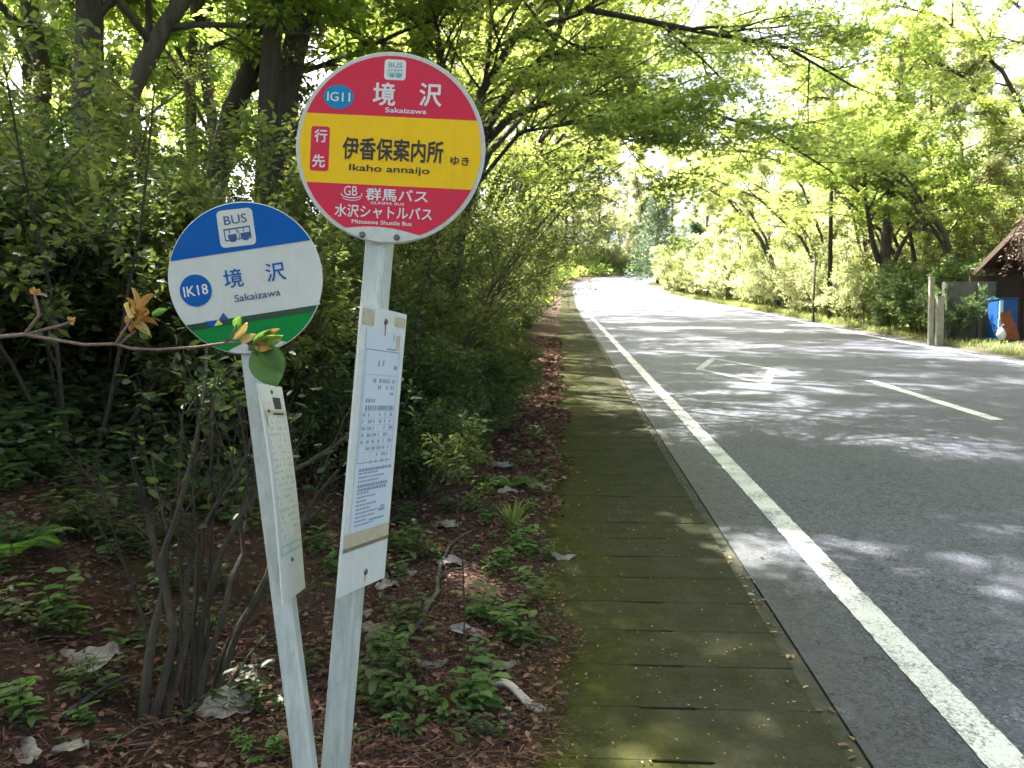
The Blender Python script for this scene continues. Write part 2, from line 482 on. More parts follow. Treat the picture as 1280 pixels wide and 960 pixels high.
# ------------------------------------------------------------------ mesh and object helpers
class MB:
    def __init__(s):
        s.v, s.f = [], []

    def add(s, vs, fs):
        o = len(s.v)
        s.v.extend([tuple(x) for x in vs])
        s.f.extend([tuple(i + o for i in f) for f in fs])
        return s

    def obox(s, c, ax, ay, az, hx, hy, hz, bev=0.0):
        """Oriented box: centre, unit axes, half sizes; edges parallel to az chamfered by bev."""
        c, ax, ay, az = Vector(c), Vector(ax), Vector(ay), Vector(az)
        if bev <= 0:
            o = [(-hx, -hy), (hx, -hy), (hx, hy), (-hx, hy)]
        else:
            b = bev
            o = [(-hx + b, -hy), (hx - b, -hy), (hx, -hy + b), (hx, hy - b), (hx - b, hy), (-hx + b, hy), (-hx, hy - b), (-hx, -hy + b)]
        n = len(o)
        vs = [c + ax * x + ay * y - az * hz for x, y in o] + [c + ax * x + ay * y + az * hz for x, y in o]
        fs = [tuple(range(n - 1, -1, -1)), tuple(range(n, 2 * n))] + [(i, (i + 1) % n, (i + 1) % n + n, i + n) for i in range(n)]
        return s.add(vs, fs)

    def box(s, c, hx, hy, hz, bev=0.0):
        return s.obox(c, (1, 0, 0), (0, 1, 0), (0, 0, 1), hx, hy, hz, bev)

    def tube(s, pts, radii, sides=6, caps=True):
        pts = [Vector(p) for p in pts]
        n = len(pts)
        rings = []
        ref = Vector((0.31, 0.87, 0.38))
        t0 = (pts[1] - pts[0]).normalized()
        if abs(t0.dot(ref)) > .9:
            ref = Vector((1, 0, 0))
        a = (ref - t0 * ref.dot(t0)).normalized()
        vs = []
        for i in range(n):
            t = (pts[min(i + 1, n - 1)] - pts[max(i - 1, 0)])
            t = t.normalized() if t.length > 1e-9 else t0
            a = (a - t * a.dot(t))
            a = a.normalized() if a.length > 1e-6 else t.orthogonal().normalized()
            b = t.cross(a)
            for k in range(sides):
                an = 2 * math.pi * k / sides
                vs.append(pts[i] + (a * math.cos(an) + b * math.sin(an)) * radii[i])
        fs = []
        for i in range(n - 1):
            for k in range(sides):
                k2 = (k + 1) % sides
                fs.append((i * sides + k, i * sides + k2, (i + 1) * sides + k2, (i + 1) * sides + k))
        if caps:
            fs.append(tuple(range(sides - 1, -1, -1)))
            fs.append(tuple(range((n - 1) * sides, n * sides)))
        return s.add(vs, fs)

    def mesh(s, name, smooth=False):
        me = bpy.data.meshes.new(name)
        me.from_pydata(s.v, [], s.f)
        if smooth:
            me.polygons.foreach_set('use_smooth', [True] * len(me.polygons))
        me.update()
        return me


def link(name, me, mat=None, parent=None):
    o = bpy.data.objects.new(name, me)
    COL.objects.link(o)
    if mat is not None and me is not None and not me.materials:
        me.materials.append(M[mat] if isinstance(mat, str) else mat)
    if parent is not None:
        o.parent = parent
    return o


def tag(o, label=None, cat=None, group=None, kind=None):
    if label: o['label'] = label
    if cat: o['category'] = cat
    if group: o['group'] = group
    if kind: o['kind'] = kind
    return o


def thing(name, label, cat, loc=(0, 0, 0), rz=0.0, group=None, scale=1.0):
    o = bpy.data.objects.new(name, None)
    COL.objects.link(o)
    o.location = loc
    o.rotation_euler = (0, 0, rz)
    o.scale = (scale,) * 3 if not hasattr(scale, '__len__') else scale
    o.empty_display_size = .1
    return tag(o, label, cat, group)


def rel(mb, root):
    """World-coordinate geometry made relative to its root Empty."""
    l = Vector(root.location)
    mb.v = [tuple(Vector(v) - l) for v in mb.v]
    return mb


def part(name, mb, mat, root, parent=None, smooth=False):
    rel(mb, root)
    return link(name, mb.mesh(name, smooth), mat, parent or root)


def tris_mesh(name, V, T, rnd=None, smooth=False):
    me = bpy.data.meshes.new(name)
    nv, nf = len(V), len(T)
    me.vertices.add(nv)
    me.vertices.foreach_set('co', np.ascontiguousarray(V, np.float32).ravel())
    me.loops.add(nf * 3)
    me.loops.foreach_set('vertex_index', np.ascontiguousarray(T, np.int32).ravel())
    me.polygons.add(nf)
    me.polygons.foreach_set('loop_start', np.arange(0, nf * 3, 3, dtype=np.int32))
    if smooth:
        me.polygons.foreach_set('use_smooth', np.ones(nf, bool))
    if rnd is not None:
        a = me.attributes.new('rnd', 'FLOAT', 'POINT')
        a.data.foreach_set('value', np.ascontiguousarray(rnd, np.float32))
    me.update()
    return me


def template(kind):
    if kind == 'diamond':
        return np.array([[0, 0, 0], [.45, .27, .07], [1, 0, -.06], [.45, -.27, .07]]), np.array([[0, 2, 1], [0, 3, 2]])
    if kind == 'oval':
        return (np.array([[0, 0, 0], [.28, .22, .06], [.68, .20, .05], [1, 0, -.10], [.68, -.20, .05], [.28, -.22, .06]]),
                np.array([[0, 2, 1], [0, 3, 2], [0, 4, 3], [0, 5, 4]]))
    if kind == 'slim':
        return np.array([[0, 0, 0], [.4, .1, .02], [1, 0, -.1], [.4, -.1, .02]]), np.array([[0, 2, 1], [0, 3, 2]])
    if kind == 'blade':
        return (np.array([[0, .03, 0], [0, -.03, 0], [.4, .035, .10], [.4, -.035, .10], [.75, .025, .06], [.75, -.025, .06], [1, 0, -.1]]),
                np.array([[0, 1, 2], [1, 3, 2], [2, 3, 4], [3, 5, 4], [4, 5, 6]]))
    if kind == 'needle':
        return np.array([[0, .018, 0], [0, -.018, 0], [1, 0, .03]]), np.array([[0, 1, 2]])
    if kind == 'maple':
        vs, ts = [], []
        for ang, ln in ((-105, .60), (-52, .88), (0, 1.0), (52, .88), (105, .60)):
            a = math.radians(ang)
            c, s_ = math.cos(a), math.sin(a)
            k = len(vs)
            w = .17
            b = .10
            vs += [(b * c - w * s_, b * s_ + w * c, .02), (ln * c, ln * s_, -.10), (b * c + w * s_, b * s_ - w * c, .02)]
            ts += [(k, k + 2, k + 1)]
        v = np.array(vs)
        return v * .72, np.array(ts)


def norm(a):
    return a / np.maximum(np.linalg.norm(a, axis=1, keepdims=True), 1e-9)


def leaf_mesh(name, pos, dr, nr, size, kind, rnd):
    tv, tt = template(kind)
    d = norm(dr)
    n = nr - d * np.sum(nr * d, axis=1, keepdims=True)
    n = norm(n)
    s = np.cross(n, d)
    N, K = len(pos), len(tv)
    V = (pos[:, None, :] + size[:, None, None] * (tv[None, :, 0:1] * d[:, None, :] + tv[None, :, 1:2] * s[:, None, :] + tv[None, :, 2:3] * n[:, None, :]))
    T = (tt[None] + (np.arange(N) * K)[:, None, None]).reshape(-1, 3)
    return tris_mesh(name, V.reshape(-1, 3), T, np.repeat(rnd, K))


# ------------------------------------------------------------------ growing plants
def rvec(rng):
    while True:
        v = Vector((rng.uniform(-1, 1), rng.uniform(-1, 1), rng.uniform(-1, 1)))
        if .05 < v.length < 1:
            return v.normalized()


def wander(rng, p, d, L, n, wob, bias, flatten=1.0):
    pts = [p.copy()]
    d = d.normalized()
    for i in range(n):
        d = (d + rvec(rng) * wob + bias * (1.0 / n)).normalized()
        if flatten < 1:
            d = Vector((d.x, d.y, d.z * flatten)).normalized()
        pts.append(pts[-1] + d * (L / n))
    return pts


def lerp_at(pts, t):
    f = t * (len(pts) - 1)
    i = min(int(f), len(pts) - 2)
    k = f - i
    return pts[i].lerp(pts[i + 1], k), (pts[i + 1] - pts[i]).normalized(), i, k


def grow(seed, stems, spec):
    """stems: list of (points, r0, r1). spec: dicts per level n, len, ang, r, wob, bias, t0, seg, flat.
    Returns a tube mesh builder and the leafy twigs."""
    rng = random.Random(seed)
    mb = MB()
    twigs = []

    def rec(pts, r0, r1, lev):
        n = len(pts)
        rad = [r0 + (r1 - r0) * (i / (n - 1)) ** .8 for i in range(n)]
        sides = 9 if r0 > .09 else 7 if r0 > .04 else 5 if r0 > .012 else 3
        mb.tube(pts, rad, sides, caps=r0 > .02)
        if lev >= len(spec):
            twigs.append(pts)
            return
        sp = spec[lev]
        cnt = max(1, int(sp['n'] * rng.uniform(.8, 1.2) + .5))
        for c in range(cnt):
            t = sp.get('t0', .3) + (1 - sp.get('t0', .3)) * (c + rng.random()) / cnt
            t = min(t, .995)
            p, tg, i, k = lerp_at(pts, t)
            r = rad[i] + (rad[i + 1] - rad[i]) * k
            pr = rvec(rng)
            pr = (pr - tg * pr.dot(tg)).normalized()
            pr = Vector((pr.x, pr.y, pr.z * sp.get('flat', 1)))
            if pr.length > 1e-4: pr.normalize()
            a = sp['ang'] * rng.uniform(.7, 1.25)
            d = tg * math.cos(a) + pr * math.sin(a) + Vector(sp.get('up', (0, 0, 0)))
            L = sp['len'] * rng.uniform(.65, 1.2) * (1 - sp.get('taper', .45) * t)
            rr = min(r * .75, sp['r'] * rng.uniform(.8, 1.2))
            q = wander(rng, p, d, L, sp.get('seg', 4), sp.get('wob', .18), Vector(sp.get('bias', (0, 0, 0))), sp.get('fl', 1.0))
            rec(q, rr, rr * .35, lev + 1)

    for st in stems:
        pts, r0, r1 = st[:3]
        rec([Vector(p) for p in pts], r0, r1, st[3] if len(st) > 3 else 0)
    return mb, twigs


def leafy(name, seed, twigs, per, size, kind, flatn=.6, spread=.10, droop=.15, tilt=None, cap=None):
    rs = np.random.RandomState(seed)
    A, D = [], []
    for pts in twigs:
        for i in range(len(pts) - 1):
            A.append((pts[i], pts[i + 1]))
    S = np.array([[*a] for a, b in A]); E_ = np.array([[*b] for a, b in A])
    m = len(A)
    nper = max(1, per)
    idx = np.repeat(np.arange(m), nper)
    if cap and len(idx) > cap:
        idx = rs.choice(idx, cap, replace=False)
    N = len(idx)
    t = rs.rand(N, 1)
    pos = S[idx] * (1 - t) + E_[idx] * t
    tg = norm(E_[idx] - S[idx])
    r = rs.normal(size=(N, 3))
    r[:, 2] *= .45
    r = norm(r)
    pos = pos + r * spread * rs.rand(N, 1) ** .7
    dr = norm(tg * .5 + r + np.array([0, 0, -droop]))
    nr = np.array([0, 0, 1.0]) * flatn + rs.normal(size=(N, 3)) * (1 - flatn) * .9
    if tilt is not None:
        nr = nr + np.array(tilt)
    sz = size * (0.6 + .7 * rs.rand(N))
    return leaf_mesh(name, pos, dr, nr, sz, kind, rs.rand(N))


class Proto:
    def __init__(s, trunk_me, crown_me, bark, leaf, names=('trunk', 'crown')):
        s.parts = [(names[0], trunk_me, bark), (names[1], crown_me, leaf)]

    def place(s, name, label, cat, loc, rz=0.0, scale=1.0, group=None):
        o = thing(name, label, cat, loc, rz, group, scale)
        for n, me, mt in s.parts:
            if me is not None:
                link(n, me, mt, o)
        return o


def on_ground(X, Y, dz=-.03):
    return Vector((X, Y, float(gz(X, Y)) + dz))

# ------------------------------------------------------------------ the setting: terrain, road, pavement
def axis(parts):
    out = []
    for a, b, st in parts:
        out += list(np.arange(a, b - 1e-6, st))
    out.append(parts[-1][1])
    return np.array(out)


def terrain():
    xs = axis([(-400, -60, 40), (-60, -16, 4), (-16, -6, .7), (-6, -3, .22), (-3, 0.2, .09), (.2, 8, 1.3), (8, 13, .3), (13, 24, 1), (24, 60, 4), (60, 400, 40)])
    ys = axis([(-200, -20, 20), (-20, 0, 2), (0, 1.6, .3), (1.6, 8, .10), (8, 20, .3), (20, 40, .8), (40, 110, 2.5), (110, 500, 30)])
    # follow the road's bend
    Xg, Yg = np.meshgrid(xs, ys)
    Xg = Xg + CX(Yg) * np.exp(-(Xg / 60) ** 2)
    Z = gz(Xg, Yg)
    nx, ny = len(xs), len(ys)
    V = np.stack([Xg, Yg, Z], -1).reshape(-1, 3)
    i = np.arange(nx - 1)[None] + (np.arange(ny - 1) * nx)[:, None]
    q = np.stack([i, i + 1, i + nx + 1, i + nx], -1).reshape(-1, 4)
    T = np.concatenate([q[:, [0, 1, 2]], q[:, [0, 2, 3]]])
    o = link('ground', tris_mesh('ground', V, T, smooth=True), 'soil')
    tag(o, kind='structure')


terrain()


def ribbon(name, x0f, x1f, y0, y1, dz, mat, step=.5, skirt=0.0, far=3.0, cols=1):
    ys = [y0]
    while ys[-1] < y1:
        ys.append(min(y1, ys[-1] + (step if ys[-1] < 20 else far)))
    mb = MB()
    for Y in ys:
        c = float(CX(Y)); z = float(base(Y)) + dz
        a, b = x0f(Y) + c, x1f(Y) + c
        row = [(a + (b - a) * k / cols, Y, z) for k in range(cols + 1)]
        if skirt: row = [(a, Y, z - skirt)] + row + [(b, Y, z - skirt)]
        mb.v += row
    n = cols + 1 + (2 if skirt else 0)
    for i in range(len(ys) - 1):
        for k in range(n - 1):
            mb.f.append((i * n + k, i * n + k + 1, (i + 1) * n + k + 1, (i + 1) * n + k))
    return link(name, mb.mesh(name), mat)


SLAB_L, SLAB_R, ROAD_L = -.14, .89, .974
road = tag(ribbon('road', lambda Y: ROAD_L, lambda Y: float(XR(Y)) + .42, -30, 160, 0, 'asphalt', skirt=.07, cols=4), kind='structure')
tag(ribbon('kerb', lambda Y: SLAB_R + .006, lambda Y: ROAD_L - .014, -12, 90, .004, 'kerb', skirt=.07), kind='structure')
_mid = (SLAB_L + SLAB_R) / 2
tag(ribbon('gutter_bed', lambda Y: _mid - .12, lambda Y: _mid + .12, -12, 90, -.03, 'joint'), kind='structure')
for _a, _b in ((SLAB_L + .01, _mid - .104), (_mid + .104, SLAB_R - .004)):
    tag(ribbon('joint_fill', lambda Y: _a, lambda Y: _b, -12, 90, .0196, 'slab', skirt=.04), kind='structure')
_jr = random.Random(2)
tag(ribbon('edge_line_left', lambda Y: 1.395 - .072 + _jr.uniform(-.0035, .0035), lambda Y: 1.395 + .072 + _jr.uniform(-.0035, .0035), -4, 150, .004, 'paint', step=.03, cols=1), kind='structure')
tag(ribbon('edge_line_right', lambda Y: float(XR(Y)) - .075, lambda Y: float(XR(Y)) + .075, -20, 150, .004, 'paint'), kind='structure')
for (a, b, x) in ((8.8, 12.35, 4.8), (46.5, 52.5, 4.05), (70, 76, 4.3), (.6, 4.2, 4.75)):
    tag(ribbon('centre_line_dash', lambda Y: x - .075, lambda Y: x + .075, a, b, .004, 'paint'), kind='structure')

def diamond():
    mb = MB()
    c = (3.1, 14.0)
    out = [(0, 2.3), (.72, 0), (0, -2.3), (-.72, 0)]
    for i in range(4):
        a, b = out[i], out[(i + 1) % 4]
        for t in range(6):
            for q in (t / 6, (t + 1) / 6):
                x, y = a[0] + (b[0] - a[0]) * q, a[1] + (b[1] - a[1]) * q
                for k in (1.0, .79):
                    yy = c[1] + y * k
                    mb.v.append((c[0] + x * k, yy, float(base(yy)) + .004))
            o = len(mb.v) - 4
            mb.f.append((o, o + 1, o + 3, o + 2))
    tag(link('diamond_marking', mb.mesh('diamond_marking'), 'paint_worn'), kind='structure')


diamond()

# concrete gutter covers, one by one
pave = bpy.data.objects.new('sidewalk', None)
COL.objects.link(pave)
pave['kind'] = 'structure'
rng = random.Random(5)
slab_meshes = []
for k in range(6):
    mb = MB()
    L, W, H = .305, SLAB_R - SLAB_L, .07
    g = .0012 + .0022 * rng.random()
    ch = .002 + .0015 * rng.random()
    x0, x1, y0, y1 = -W / 2, W / 2, -L / 2 + g, L / 2 - g
    XS = [x0, x0 * .7, x0 * .4, -.100, -.088, .088, .100, x1 * .4, x1 * .7, x1]
    nx = len(XS) - 1
    notch = lambda x: .0045 if abs(x) < .09 else 0      # the hand slot in the middle of each joint
    ring = [(x, y0 + rng.uniform(-.001, .002) + notch(x)) for x in XS] + [(x, y1 + rng.uniform(-.002, .001) - notch(x)) for x in reversed(XS)]
    n = len(ring)
    for (x, y) in ring: mb.v.append((x, y, -H))
    for (x, y) in ring: mb.v.append((x, y, -ch))
    for (x, y) in ring:
        s = 1 - ch / (L / 2)
        mb.v.append((x * (1 - ch / (W / 2)), y * s, rng.uniform(-.0015, .0015)))
    for r_ in (0, 1):
        for i in range(n):
            j = (i + 1) % n
            mb.f.append((r_ * n + i, r_ * n + j, (r_ + 1) * n + j, (r_ + 1) * n + i))
    for i in range(nx):
        a, b = 2 * n + i, 2 * n + i + 1
        c, d = 2 * n + (2 * nx + 1 - i - 1), 2 * n + (2 * nx + 1 - i)
        mb.f.append((a, b, c, d))
    me = mb.mesh('slab')
    me.materials.append(M['slab'])
    slab_meshes.append(me)
Y = 3.90 - .305 * 10
for i in range(190):
    yc = Y + .305 * (i + .5)
    o = link('slab', slab_meshes[rng.randrange(6)], None, pave)
    o.location = ((SLAB_L + SLAB_R) / 2 + rng.uniform(-.004, .004), yc, float(base(yc)) + .022 + rng.uniform(-.0012, .0012))
    o.rotation_euler = (math.atan(.085) + rng.uniform(-.004, .004), rng.uniform(-.0015, .0015), rng.uniform(-.004, .004) + (math.pi if rng.random() < .5 else 0))
    if abs(abs(o.rotation_euler.z) - math.pi) < .1:
        o.rotation_euler.x *= -1
# farther on the covers run together
tag(ribbon('sidewalk_far', lambda Y: SLAB_L, lambda Y: SLAB_R, Y + .305 * 190, 90, .022, 'slab', skirt=.07), kind='structure')


# ------------------------------------------------------------------ the two bus stop signs
def text_mesh(s, offset=0.0):
    cu = bpy.data.curves.new('t', 'FONT')
    cu.body = s
    cu.offset = offset
    cu.resolution_u = 3
    o = bpy.data.objects.new('t', cu)
    COL.objects.link(o)
    dg = bpy.context.evaluated_depsgraph_get()
    me = bpy.data.meshes.new_from_object(o.evaluated_get(dg))
    v = np.zeros(len(me.vertices) * 3)
    me.vertices.foreach_get('co', v)
    v = v.reshape(-1, 3)
    f = [tuple(p.vertices) for p in me.polygons]
    bpy.data.objects.remove(o)
    bpy.data.curves.remove(cu)
    bpy.data.meshes.remove(me)
    return v, f


class Plate:
    """Draws flat print on a sign plate: units of the plate's radius, x right and y up."""

    def __init__(s, c, n, v, rad, root, parent):
        s.c = Vector(c); s.n = Vector(n).normalized()
        s.v = (Vector(v) - s.n * Vector(v).dot(s.n)).normalized()
        s.u = s.v.cross(s.n)
        s.rad, s.root, s.parent = rad, root, parent

    def pt(s, x, y, h):
        return s.c + s.u * (x * s.rad) + s.v * (y * s.rad) + s.n * h

    def poly(s, name, pts, h, mat, thick=.0006, parent=None):
        mb = MB()
        n = len(pts)
        mb.v = [s.pt(x, y, h) for x, y in pts] + [s.pt(x, y, h - thick) for x, y in pts]
        mb.f = [tuple(range(n))] + [(i, i + n, (i + 1) % n + n, (i + 1) % n) for i in range(n)]
        return part(name, mb, mat, s.root, parent or s.parent)

    def text(s, name, st, cx, cy, w, h_, hgt, mat, bold=.0, slant=0.0, parent=None):
        V, f = text_mesh(st)
        lo, hi = V.min(0), V.max(0)
        b = bold
        lo, hi = lo - b, hi + b
        # a heavier weight: the strokes laid over each other a hair apart
        sh = [(0, 0)] if b <= 0 else [(b * math.cos(t), b * math.sin(t)) for t in (.4, 1.97, 3.54, 5.11)]
        mb = MB()
        for i, (ox, oy) in enumerate(sh):
            q = (V + np.array([ox, oy, 0]) - (lo + hi) / 2) / np.maximum(hi - lo, 1e-6)
            o = len(mb.v)
            for a in q:
                mb.v.append(s.pt(cx + a[0] * w, cy + a[1] * h_, hgt + .00008 * i))
            mb.f += [tuple(k + o for k in ff) for ff in f]
        return part(name, mb, mat, s.root, parent or s.parent)


def arc(cx, cy, rx, ry, a0, a1, n):
    return [(cx + rx * math.cos(a0 + (a1 - a0) * i / n), cy + ry * math.sin(a0 + (a1 - a0) * i / n)) for i in range(n + 1)]


def band(r, ya, yb, n=40):
    """The slice of a disc between heights ya < yb."""
    a0, a1 = math.asin(max(-1, ya / r)), math.asin(min(1, yb / r))
    right = [(r * math.cos(a0 + (a1 - a0) * i / n), r * math.sin(a0 + (a1 - a0) * i / n)) for i in range(n + 1)]
    left = [(-x, y) for x, y in reversed(right)]
    pts = right + left
    out = []
    for p in pts:
        if not out or (abs(p[0] - out[-1][0]) + abs(p[1] - out[-1][1])) > 1e-5:
            out.append(p)
    if (abs(out[0][0] - out[-1][0]) + abs(out[0][1] - out[-1][1])) < 1e-5: out.pop()
    return out


def rrect(cx, cy, w, h, r, n=4, rot=0.0):
    pts = []
    for sx, sy, a in ((1, 1, 0), (-1, 1, 90), (-1, -1, 180), (1, -1, 270)):
        pts += arc(cx + sx * (w / 2 - r), cy + sy * (h / 2 - r), r, r, R(a), R(a + 90), n)
    if rot:
        c, s = math.cos(rot), math.sin(rot)
        pts = [(cx + (x - cx) * c - (y - cy) * s, cy + (x - cx) * s + (y - cy) * c) for x, y in pts]
    return pts


def disc_body(pl, root, name, mat, thick=.003):
    mb = MB()
    n = 72
    prof = [(1.0 - .008, 0.0), (1.0, -.001), (1.0, -thick)]
    for r_, h in prof:
        mb.v += [pl.pt(r_ * math.cos(2 * math.pi * i / n), r_ * math.sin(2 * math.pi * i / n), h) for i in range(n)]
    mb.f.append(tuple(range(n)))
    for k in range(len(prof) - 1):
        for i in range(n):
            j = (i + 1) % n
            mb.f.append((k * n + i, (k + 1) * n + i, (k + 1) * n + j, k * n + j))
    mb.f.append(tuple(range(3 * n - 1, 2 * n - 1, -1)))
    return part(name, mb, mat, root)


def bolt(pl, x, y, h, parent, r=.006):
    mb = MB()
    c = pl.pt(x, y, h)
    for k, (rr, dz) in enumerate(((1.5, 0), (1.5, .0012), (1.0, .0012), (.85, .0042))):
        mb.v += [c + pl.u * (r * rr * math.cos(a * math.pi / 4)) + pl.v * (r * rr * math.sin(a * math.pi / 4)) + pl.n * dz for a in range(8)]
    for k in range(3):
        mb.f += [(k * 8 + i, k * 8 + (i + 1) % 8, (k + 1) * 8 + (i + 1) % 8, (k + 1) * 8 + i) for i in range(8)]
    mb.f.append(tuple(range(24, 32)))
    return part('bolt', mb, 'bolt', pl.root, parent)


def bus_icon(pl, name, cx, cy, w, h, hgt, mat, glass, parent):
    """A little side view of a bus: body outline, windows and wheels."""
    mb = MB()

    def q(x0, y0, x1, y1, hh=hgt):
        o = len(mb.v)
        mb.v += [pl.pt(cx + a * w, cy + b * h, hh) for a, b in ((x0, y0), (x1, y0), (x1, y1), (x0, y1))]
        mb.f.append((o, o + 1, o + 2, o + 3))
    q(-.5, .40, .5, .5)
    q(-.5, -.38, -.46, .40); q(.46, -.38, .5, .40)
    q(-.46, -.38, .46, -.30)
    q(-.36, -.28, -.04, .06); q(.10, -.28, .46, .06)
    q(-.30, .12, -.26, .40); q(-.02, .12, .02, .40); q(.22, .12, .26, .40); q(.04, -.3, .07, .3)
    for x in (-.2, .28):
        o = len(mb.v)
        mb.v += [pl.pt(cx + x * w + .13 * w * math.cos(a * math.pi / 5), cy - .36 * h + .15 * h * math.sin(a * math.pi / 5), hgt + .0003) for a in range(10)]
        mb.f.append(tuple(range(o, o + 10)))
    return part(name, mb, mat, pl.root, parent)


def square_pole(root, p0, p1, u, half, mat='pole', name='pole'):
    v = (Vector(p1) - Vector(p0)).normalized()
    u = Vector(u); u = (u - v * u.dot(v)).normalized()
    w = v.cross(u)
    c = (Vector(p0) + Vector(p1)) / 2
    mb = MB().obox(c, u, w, v, half, half, (Vector(p1) - Vector(p0)).length / 2, bev=.006)
    return part(name, mb, mat, root)


def sheet(pl, name, x0, y0, x1, y1, h, mat, parent, n=1, bend=None):
    mb = MB()
    for i in range(n + 1):
        y = y0 + (y1 - y0) * i / n
        d = bend(y) if bend else 0
        mb.v += [pl.pt(x0, y, h + d), pl.pt(x1, y, h + d)]
    mb.f = [(2 * i, 2 * i + 1, 2 * i + 3, 2 * i + 2) for i in range(n)]
    return part(name, mb, mat, pl.root, parent)


def print_rows(pl, name, rects, h, mat, parent, bend=None):
    mb = MB()
    for (x0, y0, x1, y1) in rects:
        o = len(mb.v)
        d0, d1 = (bend(y0), bend(y1)) if bend else (0, 0)
        mb.v += [pl.pt(x0, y0, h + d0), pl.pt(x1, y0, h + d0), pl.pt(x1, y1, h + d1), pl.pt(x0, y1, h + d1)]
        mb.f.append((o, o + 1, o + 2, o + 3))
    return part(name, mb, mat, pl.root, parent)


def red_sign():
    v = Vector((.0825, .046, 1)).normalized()
    bc = Vector((-.5044, 2.0275, 1.2408))
    a = R(75)
    u = Vector((math.cos(a), math.sin(a), 0)); u = (u - v * u.dot(v)).normalized()
    n = v.cross(u) * -1            # towards the road
    if n.x < 0: n = -n
    pc = bc - n * .036
    at = lambda z: pc + v * ((z - pc.z) / v.z)
    g = at(.19)
    root = thing('bus_stop_sign', 'taller bus stop sign with round red and yellow disc above a white timetable board', 'bus stop sign', g)
    square_pole(root, at(.08), at(1.97), u, .030)
    # disc
    dn = Vector((.05, -1, .0)); 
    rad = .25
    c = P(488, 185.5, 2.02)
    ca, sa = math.cos(R(-3.0)), math.sin(R(-3.0))
    pl = Plate(c, dn, RT * math.sin(R(3.0)) + UP * math.cos(R(3.0)), rad, root, None)
    d = disc_body(pl, root, 'sign_disc', 'sign_rim')
    pl.parent = d

    def z(zx, zy):      # measured on an enlargement of the disc
        dx, dy = (zx - 472) / 437, -(zy - 497) / 437
        return dx * math.cos(R(3)) - dy * math.sin(R(3)), dx * math.sin(R(3)) + dy * math.cos(R(3))
    k = 1 / 437
    yb1 = z(472, 353)[1]; yb2 = z(472, 668)[1]
    rr = .955
    pl.poly('red_band', band(rr, yb1, rr), .0016, 'red')
    pl.poly('yellow_band', band(rr, yb2, yb1), .0012, 'yellow')
    pl.poly('red_band', band(rr, -rr, yb2), .0016, 'red')
    x, y = z(497, 143); e = pl.poly('bus_emblem', rrect(x, y, 98 * k, 92 * k, 14 * k), .0022, 'print_white')
    x, y = z(499, 122); pl.text('lettering', 'BUS', x, y, 64 * k, 24 * k, .0027, 'teal_ink', .012)
    x, y = z(496, 160); bus_icon(pl, 'bus_picture', x, y, 66 * k, 36 * k, .0027, 'teal_ink', None, d)
    x, y = z(237, 263); pl.poly('route_badge', arc(x, y, 70 * k, 54 * k, 0, 2 * math.pi, 32)[:-1], .0022, 'cyan')
    pl.text('lettering', 'IG11', x, y, 106 * k, 42 * k, .0027, 'print_white', .012)
    for ch, cx, cy in (('境', 446, 252), ('沢', 659, 257)):
        x, y = z(cx, cy); pl.text('lettering', ch, x, y, 104 * k, 106 * k, .0024, 'print_white', .022)
    x, y = z(545, 328); pl.text('lettering', 'Sakaizawa', x, y, 190 * k, 23 * k, .0024, 'print_white', .018)
    x, y = z(147, 497); pl.poly('red_panel', rrect(x, y, 86 * k, 203 * k, 13 * k), .0018, 'red')
    x, y = z(153, 439); pl.text('lettering', '行', x, y, 60 * k, 60 * k, .0024, 'print_white', .022)
    x, y = z(141, 553); pl.text('lettering', '先', x, y, 60 * k, 60 * k, .0024, 'print_white', .022)
    x, y = z(484, 505); pl.text('lettering', '伊香保案内所', x, y, 466 * k, 104 * k, .0022, 'ink', .024)
    x, y = z(467, 596); pl.text('lettering', 'Ikaho annaijo', x, y, 372 * k, 40 * k, .0022, 'ink', .014)
    x, y = z(792, 557); pl.text('lettering', 'ゆき', x, y, 88 * k, 40 * k, .0022, 'ink', .02)
    x, y = z(288, 690); pl.text('lettering', 'GB', x, y, 62 * k, 44 * k, .0024, 'print_white', .004)
    ring = MB()
    for (r0, r1, a0, a1, sq, oy) in ((50, 46, R(170), R(385), .36, 706), (42, 39, R(180), R(375), .30, 722)):
        x, y = z(292, oy)
        o = len(ring.v)
        for i in range(25):
            t = a0 + (a1 - a0) * i / 24
            ring.v += [pl.pt(x + r0 * k * math.cos(t), y + r0 * k * sq * math.sin(t), .0024), pl.pt(x + r1 * k * math.cos(t), y + r1 * k * sq * .8 * math.sin(t), .0024)]
        ring.f += [(o + 2 * i, o + 2 * i + 1, o + 2 * i + 3, o + 2 * i + 2) for i in range(24)]
    part('swoosh', ring, 'print_white', root, d)
    x, y = z(501, 712); pl.text('lettering', '群馬バス', x, y, 286 * k, 58 * k, .0024, 'print_white', .02)
    x, y = z(457, 749); pl.text('lettering', 'GUNMA BUS', x, y, 156 * k, 13 * k, .0024, 'print_white', .016)
    x, y = z(438, 789); pl.text('lettering', '水沢シャトルバス', x, y, 450 * k, 60 * k, .0024, 'print_white', .018)
    x, y = z(430, 836); pl.text('lettering', 'Mizusawa Shuttle Bus', x, y, 278 * k, 19 * k, .0024, 'print_white', .016)
    # bracket plate across the foot of the disc
    lo = [(math.cos(t) * .985, math.sin(t) * .985) for t in np.linspace(R(-119), R(-67), 20)]
    up_ = [(lo[-1][0] + (lo[0][0] - lo[-1][0]) * t, lo[-1][1] + (lo[0][1] - lo[-1][1]) * t + .055 * math.sin(math.pi * t)) for t in np.linspace(.05, .95, 14)]
    b = pl.poly('bracket_plate', lo + up_, .0040, 'plate_grey', .003)
    for zx, zy in ((341, 892), (500, 905)):
        x, y = z(zx, zy); bolt(pl, x, y, .0040, d)
